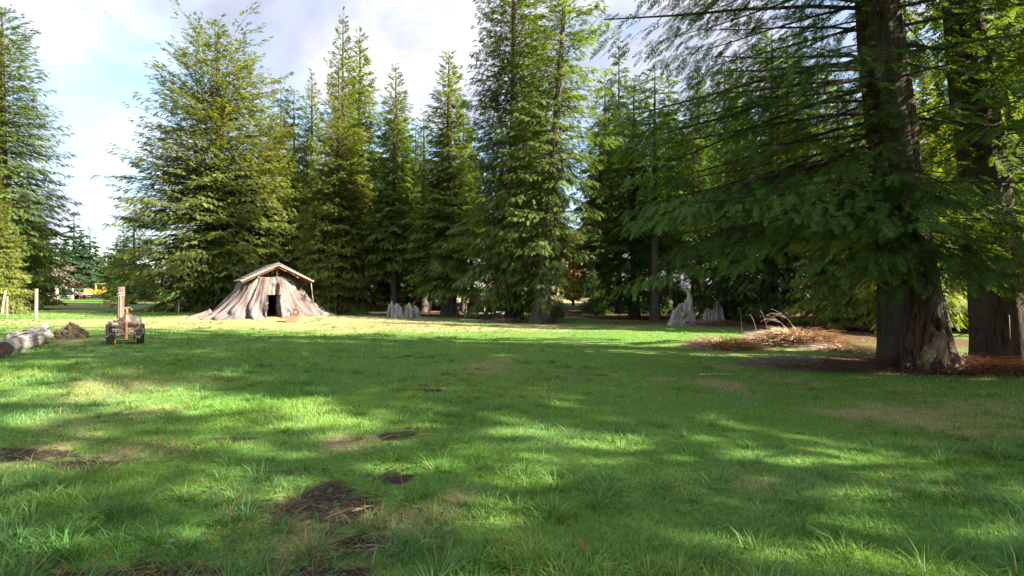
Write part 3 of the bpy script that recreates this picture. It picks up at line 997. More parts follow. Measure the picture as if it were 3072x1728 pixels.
but = per(th, 12, 4); fine = per(th, 22, 9)
but = but / np.abs(but).max(); fine = fine / np.abs(fine).max()
outer = np.zeros((nzs, nth, 3)); inner = np.zeros((nzs, nth, 3))
for i, f in enumerate(zf):
    R = np.interp(f, PZ, PR)
    low = (1 - f) ** 1.8
    tw = th + .25 * (1 - f) * math.sin(3 * f)
    b1 = np.interp((tw % 6.2831853), th, but, period=6.2831853)
    cx_, sx_ = np.cos(th), np.sin(th)
    def rid(k, fz, sd):
        return 1 - np.abs(2 * vnoise(cx_ * k + 40 + .35 * math.sin(5 * f), sx_ * k + 40 + f * fz, 1.0, sd) - 1)
    r_ = R * (1 + .26 * (1 - f) ** 3.0 * b1)
    r_ += .34 * (rid(3.2, .7, 1) - .6) * (1 - .35 * f) + .17 * (rid(8.0, 1.2, 4) - .6) + .07 * (rid(17.0, 2.5, 7) - .5)
    r_ += .10 * (vnoise(cx_ * 7 + 60, sx_ * 7 + 60 + f * 9, 1.0, 9) - .5) * (1.3 - f)
    # long root spread towards local -x
    r_ *= 1 + (.07 * low ** 2.2) * np.exp(-((np.angle(np.exp(1j * (th - math.radians(188)))) / .55) ** 2))
    r_ *= 1 + (.12 * low ** 1.5) * np.exp(-((np.angle(np.exp(1j * (th - math.radians(352)))) / .6) ** 2))
    r_ += .06 * (vnoise(np.cos(th) * 6 + 9, np.sin(th) * 6 + f * 5, 1.0, 3) - .5) * 2
    # burl left of the door near the ground
    r_ += .35 * np.exp(-((np.angle(np.exp(1j * (th - math.radians(236)))) / .10) ** 2) - ((f - .2) / .10) ** 2)
    outer[i, :, 0] = r_ * np.cos(th); outer[i, :, 1] = r_ * np.sin(th); outer[i, :, 2] = f * SH
    top_j = 0.10 * per(th, 9, 17) * (f > .999)
    outer[i, :, 2] += top_j
    # worn recess above the doorway
    x_, y_ = outer[i, :, 0], outer[i, :, 1]
    rec = (y_ < 0) * np.exp(-((x_ - .36 - .05 * np.sin(9 * f)) / .28) ** 6) * np.exp(-((f - .62) / .20) ** 6)
    outer[i, :, 1] += .42 * rec
    ri = np.maximum(R * .66 - .1, 1.05) if f > .3 else np.maximum(R * .55, 1.3)
    ri = min(ri, R - .45)
    inner[i, :, 0] = ri * np.cos(th); inner[i, :, 1] = ri * np.sin(th); inner[i, :, 2] = outer[i, :, 2]
cell = np.ones((nzs - 1, nth), bool)
for i in range(nzs - 1):
    for k in range(nth):
        k2 = (k + 1) % nth
        c = .25 * (outer[i, k] + outer[i, k2] + outer[i + 1, k] + outer[i + 1, k2])
        hw = .46 - .10 * max(0, c[2] - .7) + .05 * math.sin(5 * c[2])
        if c[1] < 0 and abs(c[0] - .34) < hw and c[2] < 1.5:
            cell[i, k] = False
mb = MB(); mi = MB()
mb.v = [tuple(p) for p in outer.reshape(-1, 3)] + [tuple(p) for p in inner.reshape(-1, 3)]
mi.v = list(mb.v)
OFF = nzs * nth
idx = lambda i, k: i * nth + (k % nth)
for i in range(nzs - 1):
    for k in range(nth):
        if not cell[i, k]:
            continue
        mb.f.append((idx(i, k), idx(i, k + 1), idx(i + 1, k + 1), idx(i + 1, k)))
        mi.f.append((OFF + idx(i, k), OFF + idx(i + 1, k), OFF + idx(i + 1, k + 1), OFF + idx(i, k + 1)))
        for (a, b_, ok) in ((idx(i, k), idx(i + 1, k), cell[i, k - 1]), (idx(i, k + 1), idx(i + 1, k + 1), cell[i, (k + 1) % nth])):
            if not ok:
                mb.f.append((a, b_, OFF + b_, OFF + a))
        if i > 0 and not cell[i - 1, k]:
            mb.f.append((idx(i, k), idx(i, k + 1), OFF + idx(i, k + 1), OFF + idx(i, k)))
for k in range(nth):
    mb.f.append((idx(nzs - 1, k), idx(nzs - 1, k + 1), OFF + idx(nzs - 1, k + 1), OFF + idx(nzs - 1, k)))
shell = mb.build('stump_shell', 'stump_grain', st, smooth=True)
gat = shell.data.attributes.new('grain', 'FLOAT_VECTOR', 'POINT')
gv = np.zeros((2 * OFF, 3), np.float32)
for i, f in enumerate(zf):
    gv[i * nth:(i + 1) * nth] = np.stack([np.cos(th) * 3.0, np.sin(th) * 3.0, np.full(nth, f * 1.1)], 1)
gv[OFF:] = gv[:OFF]
gat.data.foreach_set('vector', gv.ravel())
mi.build('hollow', 'char', st, smooth=True)
mb = MB(); mb.add([(1.9 * math.cos(a), 1.9 * math.sin(a), .03) for a in np.linspace(0, 6.283, 25)[:-1]], [tuple(range(24))])
mb.build('earth_floor', 'char', st)
# roof, turned a little towards local +x
RY = math.radians(9)
Rm = rot_frame(RY)
rise, half, zr = 1.10, 2.36, 3.56
dl, df = 2.15, 2.3              # overhang behind and in front of the axis
slope = math.atan2(rise, half)
cx0 = 0.28
for s in (-1, 1):
    nbd = 9
    wlen = math.hypot(rise, half) / nbd
    for i in range(nbd):
        d = (i + .5) * wlen
        c = Vector((s * d * math.cos(slope) + cx0, (dl - df) / 2 + random.uniform(-.05, .05), zr - d * math.sin(slope) + .012 * (nbd - i)))
        rt = Rm @ Matrix.Rotation(s * (slope - .07), 3, 'Y')
        MB().box(Rm @ c, (wlen * 1.22, dl + df + random.uniform(-.06, .08), .05), rt).build('roof_board', 'board', st)
    # barge board along the front edge
    c = Vector((s * half * .5 + cx0, -df - .06, zr - rise * .5 - .03))
    MB().box(Rm @ c, (math.hypot(rise, half) * 1.01, .05, .09), Rm @ Matrix.Rotation(s * slope, 3, 'Y')).build('barge_board', 'board', st)
    for yy in (-df + .25, 0, dl - .25):
        c = Vector((s * half * .49 + cx0, yy, zr - rise * .5 - .13))
        MB().box(Rm @ c, (math.hypot(rise, half) * .97, .07, .12), Rm @ Matrix.Rotation(s * slope, 3, 'Y')).build('rafter', 'red_timber', st)
    c = Vector((s * 1.28 + cx0, (dl - df) / 2, zr - 1.28 * rise / half - .24))
    MB().box(Rm @ c, (.11, dl + df - .1, .11), Rm).build('purlin', 'red_timber', st)
MB().box(Rm @ Vector((cx0, (dl - df) / 2, zr - .14)), (.09, dl + df - .1, .16), Rm).build('ridge_beam', 'red_timber', st)
for yy in (-df + .62, dl - .7):
    zb = SH - .04
    MB().box(Rm @ Vector((cx0, yy, (zb + zr - .2) / 2)), (.12, .10, zr - .2 - zb), Rm).build('king_post', 'red_timber', st)
MB().tube([Rm @ Vector((2.42 + cx0, -1.9, 1.05)), Rm @ Vector((2.28 + cx0, -1.9, 2.28))], [.035, .03], n=6).build('prop_pole', 'dead_stick', st)
for k, (x_, y_, h_) in enumerate(((2.45, -1.0, 1.75), (2.62, -.8, 1.55), (2.3, -1.2, 1.3))):
    mbs = MB(); mbs.tube([(x_, y_, .25), (x_ + .02, y_, h_ * .7), (x_ - .06, y_ + .02, h_)], [.17, .10, .015], n=6, wob=.25, seed=k)
    mbs.build('splinter', 'silver_wood', st)
for k, (a, r0, r1, h0, rr) in enumerate(((196, 3.7, 5.3, .40, .30), (212, 3.3, 5.0, .3, .24), (228, 2.9, 4.1, .25, .2), (318, 2.8, 4.0, .25, .2), (335, 2.9, 4.3, .28, .22), (350, 3.0, 4.3, .3, .22), (180, 3.8, 5.3, .3, .22))):
    a = math.radians(a)
    p = [(math.cos(a) * (r0 + (r1 - r0) * q) + .12 * math.sin(7 * q + k), math.sin(a) * (r0 + (r1 - r0) * q) + .12 * math.sin(5 * q + 2 * k), h0 * (1 - q) ** 1.4 - .02) for q in np.linspace(0, 1, 7)]
    MB().tube(p, [rr * (1 - .75 * q) for q in np.linspace(0, 1, 7)], n=8, wob=.2, seed=k).build('root', 'weathered', st, smooth=True)

# ------------------------------------------------------------------ garden cart with its load
x, y, z = on_ground(125, 343.5)
CR = math.atan2(-x, y) + .04
ct = thing('garden_cart', (x, y, z), 'yellow-legged garden cart with black mesh sides, carrying a heaped load', 'cart', rz=CR)
CW, CL = 1.06, 1.25
ct.scale = (.80, .80, .86)
MB().box((0, 0, .30), (CW, CL, .05)).build('bed', 'black_metal', ct)
for sy_ in (-1, 1):
    mbp = MB()
    for zz in (.34, .62):
        mbp.tube([(-CW / 2, sy_ * CL / 2, zz), (CW / 2, sy_ * CL / 2, zz)], .012, n=6)
    for q in np.linspace(-.5, .5, 15):
        mbp.tube([(q * CW, sy_ * CL / 2, .33), (q * CW, sy_ * CL / 2, .62)], .005 if abs(q) < .49 else .012, n=4)
    for zz in (.41, .48, .55):
        mbp.tube([(-CW / 2, sy_ * CL / 2, zz), (CW / 2, sy_ * CL / 2, zz)], .005, n=4)
    mbp.build('end_panel', 'black_metal', ct)
for sx_ in (-1, 1):
    mbp = MB()
    for zz in (.34, .62):
        mbp.tube([(sx_ * CW / 2, -CL / 2, zz), (sx_ * CW / 2, CL / 2, zz)], .012, n=6)
    for q in np.linspace(-.47, .47, 16):
        mbp.tube([(sx_ * CW / 2, q * CL, .33), (sx_ * CW / 2, q * CL, .62)], .005, n=4)
    for zz in (.41, .48, .55):
        mbp.tube([(sx_ * CW / 2, -CL / 2, zz), (sx_ * CW / 2, CL / 2, zz)], .005, n=4)
    mbp.build('side_panel', 'black_metal', ct)
for sy_ in (-1, 1):
    yy = sy_ * .42
    MB().tube([(-.50, yy, .14), (.50, yy, .14)], .014, n=8).build('axle', 'black_metal', ct)
    for sx_ in (-1, 1):
        mbl = MB()
        mbl.box((sx_ * .30, yy - .01, .17), (.06, .05, .22)); mbl.box((sx_ * .26, yy - .01, .262), (.14, .051, .03))
        mbl.build('axle_leg', 'yellow', ct)
        wh = obj('wheel', None, ct, (sx_ * .42, yy, .165))
        wh.scale = (1.15, 1.18, 1.18)
        prof = [(.06, -.085), (.115, -.095), (.137, -.075), (.142, -.03), (.142, .03), (.137, .075), (.115, .095), (.06, .085)]
        n = 24; V = []; F = []
        for i in range(n):
            a = 2 * math.pi * i / n
            for (r_, w_) in prof:
                V.append((w_, r_ * math.cos(a), r_ * math.sin(a)))
        k = len(prof)
        for i in range(n):
            for j in range(k - 1):
                a, b_ = i * k + j, ((i + 1) % n) * k + j
                F.append((a, b_, b_ + 1, a + 1))
        MB().add(V, F).build('tyre', 'rubber', wh, smooth=True)
        MB().tube([(-.07, 0, 0), (.07, 0, 0)], .065, n=16).build('rim', 'yellow', wh)
MB().box((0, 0, .262), (.05, CL * .9, .03)).build('frame_rail', 'yellow', ct)
MB().tube([(0, CL / 2, .26), (0, CL / 2 + .45, .42), (0, CL / 2 + .55, .78)], .014, n=6).build('pull_handle', 'black_metal', ct)


# heaped load: crumpled cover over broken wood
def heap_mesh(w, l, h, seed, nx=46, ny=40, edge=.0, crumple=.05, peak=(.12, .0), name='cover', mat='tarp'):
    u, v = np.meshgrid(np.linspace(-1, 1, nx), np.linspace(-1, 1, ny))
    d = np.maximum(np.abs(u), np.abs(v))
    rise_ = np.clip(1.05 - .55 * np.abs(u - peak[0]) - .55 * np.abs(v - peak[1]), 0.15, 1) ** .9
    rise_ *= np.clip((1 - d) * 5, 0, 1) ** .6
    n1 = fnoise(u + 3, v + 5, 3.2, seed, 4) - .5
    n2 = np.abs(fnoise(u * .7 + v * .5 + 2, v - u * .4 + 8, 4.5, seed + 4, 3) - .5)
    zz = h * rise_ + crumple * 2.2 * n1 - crumple * 2.5 * n2
    V = np.stack([u.ravel() * w / 2 * (1 + .05 * n1.ravel()), v.ravel() * l / 2 * (1 + .05 * n2.ravel()), zz.ravel()], 1)
    i = (np.arange(nx - 1)[None, :] + np.arange(ny - 1)[:, None] * nx)
    F = np.stack([i, i + 1, i + 1 + nx, i + nx], -1).reshape(-1, 4)
    return mesh_np(name, V, F, mat, smooth=False)


ld = thing('wood_load', (x, y, z + .29), 'lumpy brown load under a crumpled cover, strapped onto the garden cart', 'load', rz=CR)
ld.scale = (.82, .82, 1.1)
o_ = obj('cover', heap_mesh(1.10, 1.26, .47, 4, crumple=.13), ld, (0, 0, .03))
rr = random.Random(8)
for i in range(26):                     # broken wood visible through the mesh
    yy = -CL / 2 + .05 + rr.uniform(0, .10); zz = rr.uniform(.03, .27)
    x0 = rr.uniform(-.44, .1); ln = rr.uniform(.25, .55)
    x1 = min(.46, x0 + ln)
    MB().tube([(x0, yy, zz), ((x0 + x1) / 2, yy + .01, zz + rr.uniform(-.02, .03)), (x1, yy, zz + rr.uniform(-.05, .06))], [rr.uniform(.03, .06), rr.uniform(.04, .065), rr.uniform(.02, .05)], n=6, wob=.3, seed=i).build(
        'wood_piece', rr.choice(['dark_wood', 'chip_brown', 'dead_stick', 'pale_snag']), ld)
MB().box((0, .05, .14), (.9, 1.0, .26)).build('wood_core', 'dark_wood', ld)
mbs = MB()
pts = [(.02, -.66, -.12), (.025, -.655, .12), (.03, -.62, .33), (.05, -.30, .56), (.06, 0.0, .64), (.06, .3, .55), (.06, .64, .25), (.06, .65, -.1)]
for a, b_ in zip(pts[:-1], pts[1:]):
    mbs.add([(a[0] - .03, a[1], a[2]), (a[0] + .03, a[1], a[2]), (b_[0] + .03, b_[1], b_[2]), (b_[0] - .03, b_[1], b_[2])], [(0, 1, 2, 3)])
mbs.build('strap', 'strap_pale', ld)
mbs = MB()
for a, b_ in zip(pts[:3], pts[1:4]):
    mbs.add([(a[0] - .055, a[1] + .002, a[2]), (a[0] - .031, a[1] + .002, a[2]), (b_[0] - .031, b_[1] + .002, b_[2]), (b_[0] - .055, b_[1] + .002, b_[2])], [(0, 1, 2, 3)])
mbs.build('strap_edge', 'strap_red', ld)
MB().tube([(-.08, .02, .60), (0, .0, .66), (.12, .0, .67), (.22, .03, .60)], .012, n=6).build('rope_end', 'rope', ld)

# ------------------------------------------------------------------ logs at the left
ax, ay = gx(-2, 11.4), 11.4
bx, by = gx(44, 15.3), 15.3
ln = math.hypot(bx - ax, by - ay)
lg = thing('fallen_log', (ax, ay, Z(ax, ay) + .16), 'thick grey weathered log with curling bark lying at the left edge', 'log', rz=math.atan2(by - ay, bx - ax))
n, m_ = 28, 26
V, F = [], []
for i in range(m_ + 1):
    q = i / m_
    for k in range(n):
        a = 2 * math.pi * k / n
        r_ = .245 - .03 * q + .02 * math.sin(3 * a + 4 * q) + .015 * math.sin(7 * a - 9 * q) + .02 * (float(vnoise(q * 9, a * 2, 1, 6)) - .5)
        V.append((q * ln, r_ * math.cos(a), r_ * math.sin(a)))
for i in range(m_):
    for k in range(n):
        a, b_ = i * n + k, i * n + (k + 1) % n
        F.append((a, b_, b_ + n, a + n))
F.append(tuple(range(m_ * n, m_ * n + n)))
MB().add(V, F).build('log_body', 'log_grey', lg, smooth=True)
MB().add([V[k] for k in range(n)], [tuple(reversed(range(n)))]).build('sawn_end', 'end_grain', lg)
for k, (q0, q1, a0, w_) in enumerate(((.25, .62, 100, .22), (.5, .93, 70, .25), (.35, .7, 135, .2), (.72, .98, 110, .22), (.08, .3, 95, .14))):
    V, F = [], []
    for i in range(9):
        q = q0 + (q1 - q0) * i / 8
        for j in range(5):
            a = math.radians(a0) + (j - 2) * w_ / 2 * (1.2 - abs(i - 4) / 6)
            r_ = .255 + .02 + .05 * abs(j - 2) / 2 * math.sin(i * .7 + k) + .05 * (i / 8) ** 2
            V.append((q * ln, r_ * math.cos(a), r_ * math.sin(a)))
    for i in range(8):
        for j in range(4):
            a = i * 5 + j
            F.append((a, a + 1, a + 6, a + 5))
    o_ = MB().add(V, F).build('bark_flake', 'log_grey', lg)
    sm = o_.modifiers.new('solid', 'SOLIDIFY'); sm.thickness = .02


def lump(w, l, h, seed, name, mat, parent=None, loc=None, rz=0, rough=.25, n=36, m_=16, spike=.0):
    V, F = [], []
    for i in range(m_ + 1):
        q = i / m_
        for k in range(n):
            a = 2 * math.pi * k / n
            e = math.cos(q * math.pi / 2) ** .55
            nn = float(fnoise(math.cos(a) * 2 + 7 + seed, math.sin(a) * 2 + q * 2.5 + 9, 1.3, seed, 4)) - .5
            r_ = e * (1 + rough * 2.2 * nn)
            V.append((r_ * w / 2 * math.cos(a), r_ * l / 2 * math.sin(a), h * (q ** .8) * (1 + rough * 1.6 * nn) - .04 * (i == 0) + spike * max(0, nn) * q * h))
    for i in range(m_):
        for k in range(n):
            a, b_ = i * n + k, i * n + (k + 1) % n
            F.append((a, b_, b_ + n, a + n))
    return MB().add(V, F).build(name, mat, parent, loc=loc, rz=rz)


x, y, z = on_ground(69, 339)
cb = lump(.92, .62, .38, 3, 'wood_chunk', 'dark_wood', None, (x, y, z), .2, rough=.42, spike=.8)
tag(cb, 'low dark rotten chunk of wood between the grey log and the cart', 'wood chunk')

# ------------------------------------------------------------------ fences and stakes on the left
fx, fy, fz = on_ground(36, 319.5)
fe = thing('wire_fence', (fx, fy, fz), 'pale posts with sagging wire strands at the far left', 'fence')
def post(parent, px, py, h, r, mat, lean=(0, 0), ref=(0, 0, 0), n=8):
    x, y, z = on_ground(px, py)
    c = (x - ref[0], y - ref[1], z - ref[2])
    m_ = MB().tube([(c[0], c[1], c[2] - .2), (c[0] + lean[0] * .5, c[1] + lean[1] * .5, c[2] + h * .5), (c[0] + lean[0], c[1] + lean[1], c[2] + h)], [r, r * .97, r * .93], n=n, wob=.05)
    return m_, (x, y, z)
tops = []
for px, py, h, r, ln in ((36, 319.5, 1.78, .085, (.03, 0)), (1.5, 314.5, 1.75, .085, (.28, 0)), (7, 318, 1.35, .045, (.03, 0)), (-18, 317, 1.6, .08, (0, 0))):
    m_, w = post(fe, px, py, h, r, 'post_pale', ln, (fx, fy, fz))
    m_.build('post', 'post_pale', fe)
    tops.append((w[0] - fx, w[1] - fy, w[2] - fz, h))
a, b_ = tops[0], tops[3]
for f in (.16, .36, .58, .80):
    p = [(a[0] + (b_[0] - a[0]) * q, a[1] + (b_[1] - a[1]) * q - .09, a[2] + (b_[2] - a[2]) * q + f * 1.5 - .07 * math.sin(math.pi * q)) for q in np.linspace(0, 1, 9)]
    MB().tube(p, .006, n=4).build('wire', 'wire', fe)
for q in np.linspace(.08, .92, 7):
    MB().tube([(a[0] + (b_[0] - a[0]) * q, a[1] + (b_[1] - a[1]) * q - .09, a[2] + .03), (a[0] + (b_[0] - a[0]) * q, a[1] + (b_[1] - a[1]) * q - .09, a[2] + 1.13)], .004, n=4).build('stay_wire', 'wire', fe)

x, y, z = on_ground(120.5, 320.5)
gp = thing('gate_post', (x, y, z), 'thick brown gate post bound with wire behind the garden cart', 'post')
MB().tube([(0, 0, -.2), (.01, 0, .9), (.03, 0, 1.40), (.035, 0, 1.80)], [.175, .165, .165, .185], n=10, wob=.06).build('post', 'post_brown', gp)
MB().tube([(.12, -.14, 0), (.13, -.15, 1.3)], [.022, .02], n=6).build('side_pole', 'dead_stick', gp)
for zz in (1.28, 1.42):
    MB().tube([(.02 + .19 * math.cos(a), .19 * math.sin(a), zz + .06 * math.cos(a)) for a in np.linspace(0, 6.283, 15)], .014, n=5, cap=False).build('wire_loop', 'rope', gp)
x, y, z = on_ground(178.3, 313.5)
o_ = MB().tube([(0, 0, -.2), (.03, 0, .55), (.05, 0, 1.02)], [.05, .05, .055], n=8, wob=.08).build('fence_stake', 'post_pale', None, loc=(x, y, z))
tag(o_, 'short pale stake under the broad redwood, left of the stump roots', 'stake')
x, y, z = on_ground(210.5, 311)
o_ = MB().tube([(0, 0, -.2), (.0, 0, .55), (.0, 0, 1.12)], .025, n=6).build('fence_stake', 'wire', None, loc=(x, y, z))
tag(o_, 'thin grey metal stake just left of the roofed stump', 'stake')
x, y, z = on_ground(323, 314)
o_ = MB().tube([(0, 0, -.2), (.0, 0, .8)], .022, n=6).build('fence_stake', 'wire', None, loc=(x, y, z))
tag(o_, 'thin grey metal stake right of the roofed stump', 'stake')

# ------------------------------------------------------------------ machines far on the left
def blk(mb, c, s, tap=1.0, rot=None):
    return mb.box(c, s, rot, tap)


by_ = 108.0
bx_ = gx(97, by_)
bd = thing('bulldozer', (bx_, by_, Z(bx_, by_)), 'yellow bulldozer with a rusty blade parked across the meadow', 'bulldozer', rz=math.radians(4))
bd.scale = (1.2, 1.2, 1.2)
m_ = MB(); blk(m_, (-.9, 0, 1.15), (1.9, 1.0, .75)); blk(m_, (-.95, 0, 1.6), (1.6, .8, .2), .8); m_.build('engine_hood', 'yellow', bd)
m_ = MB(); blk(m_, (.75, 0, .95), (1.7, 1.3, .9)); m_.build('body', 'yellow', bd)
cb = MB()
for dx in (.25, 1.45):
    for dy in (-.6, .6):
        blk(cb, (dx, dy, 2.0), (.16, .14, 1.3))
blk(cb, (.85, 0, 2.62), (1.6, 1.5, .14)); blk(cb, (1.47, 0, 1.9), (.1, 1.1, .9)); blk(cb, (.85, 0, 1.46), (1.25, 1.25, .16))
cb.build('cab', 'yellow', bd)
MB().box((.85, 0, 2.0), (1.0, 1.05, .8)).build('cab_window', 'glass_dark', bd)
MB().tube([(-.7, .2, 1.6), (-.7, .2, 2.5)], .07, n=8).build('exhaust', 'black_metal', bd)
for s in (-1, 1):
    tk = MB()
    pr = [(-1.7, .12), (-1.85, .45), (-1.6, .78), (1.5, .78), (1.85, .45), (1.6, .08), (-1.5, .04)]
    v = [(p[0], s * .72 - .22, p[1]) for p in pr] + [(p[0], s * .72 + .22, p[1]) for p in pr]
    k = len(pr)
    tk.add(v, [tuple(range(k)), tuple(reversed(range(k, 2 * k)))] + [(i, i + k, (i + 1) % k + k, (i + 1) % k) for i in range(k)])
    tk.build('track', 'black_metal', bd)
    MB().box((-1.6, s * 1.02, .42), (2.4, .14, .16)).build('push_arm', 'rust', bd)
bl = MB()
V = [(-2.9 - .22 * math.sin(q * 3.1), yy, .05 + 1.05 * q) for yy in (-1.75, 1.75) for q in np.linspace(0, 1, 6)]
bl.add(V, [(i, i + 1, i + 7, i + 6) for i in range(5)])
o_ = bl.build('blade', 'rust', bd); sm = o_.modifiers.new('solid', 'SOLIDIFY'); sm.thickness = .12
lb = MB(); [lb.box((-3.1, -1.75 + i * .7 + .35, .5), (.1, .68, .9)) for i in range(5)]
MB().box((-2.35, -1.1, .45), (1.9, .1, .55)).build('side_plate', 'rust', bd)

ty = 102.0
tx = gx(68.5, ty)
tk = thing('flatbed_truck', (tx, ty, Z(tx, ty)), 'faded truck with blue bonnet and pale rack beneath the red tank', 'truck', rz=math.radians(-6))
MB().box((0, -1.3, 1.05), (1.9, 1.5, .7)).build('bonnet', 'car_blue', tk)
m_ = MB(); m_.box((0, .1, 1.15), (2.0, 1.4, .9)); m_.box((0, .15, 2.0), (1.9, 1.2, .12))
for s in (-1, 1):
    m_.box((s * .9, -.4, 1.75), (.1, .1, .6))
m_.build('cab', 'off_white', tk)
MB().box((0, -.38, 1.72), (1.65, .06, .46)).build('windscreen', 'glass_dark', tk)
m_ = MB(); m_.box((0, 2.4, .95), (2.3, 3.4, .16))
for s in (-1, 1):
    for yy in (.9, 2.4, 3.9):
        m_.box((s * 1.5, yy - 1.6, 1.3), (.12, .12, 1.5))
    m_.box((s * 1.5, .8, 2.05), (.12, 3.2, .1))
m_.box((0, -.72, 2.08), (3.1, .1, .1))
m_.build('rack', 'off_white', tk)
for s in (-1, 1):
    for yy in (-1.4, 2.6):
        MB().tube([(s * .95 - .13, yy, .42), (s * .95 + .13, yy, .42)], .42, n=16).build('wheel', 'rubber', tk)
    MB().tube([(s * .62, -2.06, 1.05), (s * .62, -2.1, 1.05)], .14, n=12).build('headlight', 'off_white', tk)
MB().box((0, -2.12, .62), (2.0, .12, .2)).build('bumper', 'off_white', tk)
tn = MB()
V, F = [], []
n = 18
rings = [(-1.7, .35), (-1.62, .66), (-1.5, .74), (1.5, .74), (1.62, .66), (1.7, .35)]
for xx, r_ in rings:
    for k in range(n):
        V.append((xx, r_ * math.cos(6.2832 * k / n), r_ * math.sin(6.2832 * k / n)))
for i in range(len(rings) - 1):
    for k in range(n):
        F.append((i * n + k, i * n + (k + 1) % n, (i + 1) * n + (k + 1) % n, (i + 1) * n + k))
F += [tuple(reversed(range(n))), tuple(range((len(rings) - 1) * n, len(rings) * n))]
o_ = tn.add(V, F).build('fuel_tank', 'tank_red', None, smooth=False, loc=(tx + .35, ty + .9, Z(tx, ty) + 2.86), rz=math.radians(-4))
tag(o_, 'faded red cylindrical tank lying on top of the truck rack', 'tank')

ux = gx(50, 112)
tr_ = thing('camper_trailer', (ux, 112, Z(ux, 112)), 'small white slatted trailer left of the red tank', 'trailer', rz=.05)
m_ = MB(); m_.box((0, 0, 1.35), (3.6, 2.0, 1.7)); m_.build('body', 'off_white', tr_)
for zz in (1.0, 1.4, 1.8):
    MB().box((0, -1.03, zz), (3.4, .05, .08)).build('trim_strip', 'car_blue', tr_)
MB().box((0, -1.02, 1.62), (1.2, .04, .3)).build('window', 'glass_dark', tr_)
for s in (-1, 1):
    MB().tube([(s * .9, -.95, .35), (s * .9, -.75, .35)], .35, n=14).build('wheel', 'rubber', tr_)
MB().box((-2.3, 0, .5), (1.2, .1, .1)).build('tow_bar', 'black_metal', tr_)

rx, ry_ = gx(52, 86), 86
rf_ = thing('rail_fence', (rx, ry_, Z(rx, ry_)), 'low fence of weathered white rails in front of the far vehicles', 'fence')
for xx in (-3.4, -1.1, 1.2, 3.4):
    MB().box((xx, 0, .45), (.14, .12, .95)).build('post', 'off_white', rf_)
for zz in (.25, .55, .85):
    MB().box((0, -.09, zz), (7.4, .05, .12), Matrix.Rotation(.02 * (zz - .5), 3, 'Y')).build('rail', 'off_white', rf_)

# leafless pale shrub-tree and brush beside it
def twig_mass(name, x, y, w, h, n, label, cat, mat, seed, arch=.8, wid=.03, group=None, l0=.6, base_r=1.0):
    r = np.random.default_rng(seed)
    k = 5
    a = r.random(n) * 6.283; rad = np.sqrt(r.random(n)) * base_r
    ox = rad * np.cos(a) * w * .5; oy = rad * np.sin(a) * w * .35
    pk = np.clip(1 - rad ** 2, .12, 1)
    hh = h * pk * r.uniform(.5, 1.15, n)
    b = a + r.normal(0, 1.1, n)
    reach = l0 * r.uniform(.4, 1.3, n)
    tt = np.linspace(0, 1, k)[None, :]
    X = ox[:, None] + np.cos(b)[:, None] * reach[:, None] * tt + r.normal(0, .02, (n, k))
    Y_ = oy[:, None] + np.sin(b)[:, None] * reach[:, None] * tt + r.normal(0, .02, (n, k))
    Z_ = hh[:, None] * (tt * (1 + arch) - arch * 1.25 * tt ** 2) + r.normal(0, .012, (n, k))
    Z_ = np.maximum(Z_, .005)
    w_ = wid * r.uniform(.5, 1.4, n)[:, None] * (1 - .6 * tt)
    nx_ = -np.sin(b)[:, None]; ny_ = np.cos(b)[:, None]
    A = np.stack([X - nx_ * w_, Y_ - ny_ * w_, Z_ + w_ * .5], -1); B = np.stack([X + nx_ * w_, Y_ + ny_ * w_, Z_ - w_ * .5], -1)
    V = np.stack([A, B], 2).reshape(-1, 3)
    i0 = (np.arange(n)[:, None] * k + np.arange(k - 1)[None, :]).ravel() * 2
    F = np.stack([i0, i0 + 1, i0 + 3, i0 + 2], 1)
    c = np.array(mat)[None, :] * (r.uniform(.32, 1.25, n) ** 1.1)[:, None]
    c = c * (1 + r.normal(0, .06, (n, 3)))
    C = np.repeat(c, k * 2, 0)
    me = mesh_np(name, V, F, 'dead_frond', col=np.clip(C, 0, 1))
    o_ = obj(name, me, None, (x, y, Z(x, y)))
    return tag(o_, label, cat, group)


bx2, by2 = gx(56, 92), 92
bt = thing('bare_tree', (bx2, by2, Z(bx2, by2)), 'pale leafless twiggy tree arching over the far vehicles', 'tree')
m_ = MB(); m_.tube([(0, 0, -.2), (.2, 0, 2.5), (.1, 0, 5.0)], [.30, .24, .12], n=8, wob=.1); m_.build('trunk', 'pale_snag', bt)
m_ = MB(); r7 = random.Random(4)
for k in range(75):
    h0 = r7.uniform(2.0, 5.2); a = r7.random() * 6.283; l_ = r7.uniform(1.2, 4.6)
    p0 = Vector((.15, 0, h0)); d = Vector((math.cos(a), math.sin(a) * .6, .55))
    p1 = p0 + d * l_ * .5; p2 = p0 + Vector((math.cos(a) * l_, math.sin(a) * l_ * .6, .12 * l_))
    m_.tube([p0, p1, p2], [.06, .045, .015], n=4, cap=False)
    for j in range(4):
        q = p1.lerp(p2, r7.random()); e = Vector((r7.uniform(-1, 1), r7.uniform(-.6, .6), r7.uniform(-.6, .6))) * .9
        m_.tube([q, q + e], [.03, .01], n=3, cap=False)
m_.build('branches', 'dead_stick', bt)['kind'] = 'stuff'
twig_mass('brush_heap', gx(29, 60), 60, 5.0, 1.7, 900, 'tangled brown brush heap behind the wire fence', 'brush', (.20, .12, .085), 3, wid=.03, l0=1.4)
twig_mass('brush_heap', gx(141, 78), 78, 9.0, 1.0, 1200, 'long low bank of brown brush right of the gate post', 'brush', (.28, .17, .11), 4, wid=.04, l0=1.2)
xw, yw = gx(127, 84), 84
o_ = lump(2.6, 2.0, 1.7, 12, 'covered_boat', 'off_white', None, (xw, yw, Z(xw, yw)), 0, rough=.15)
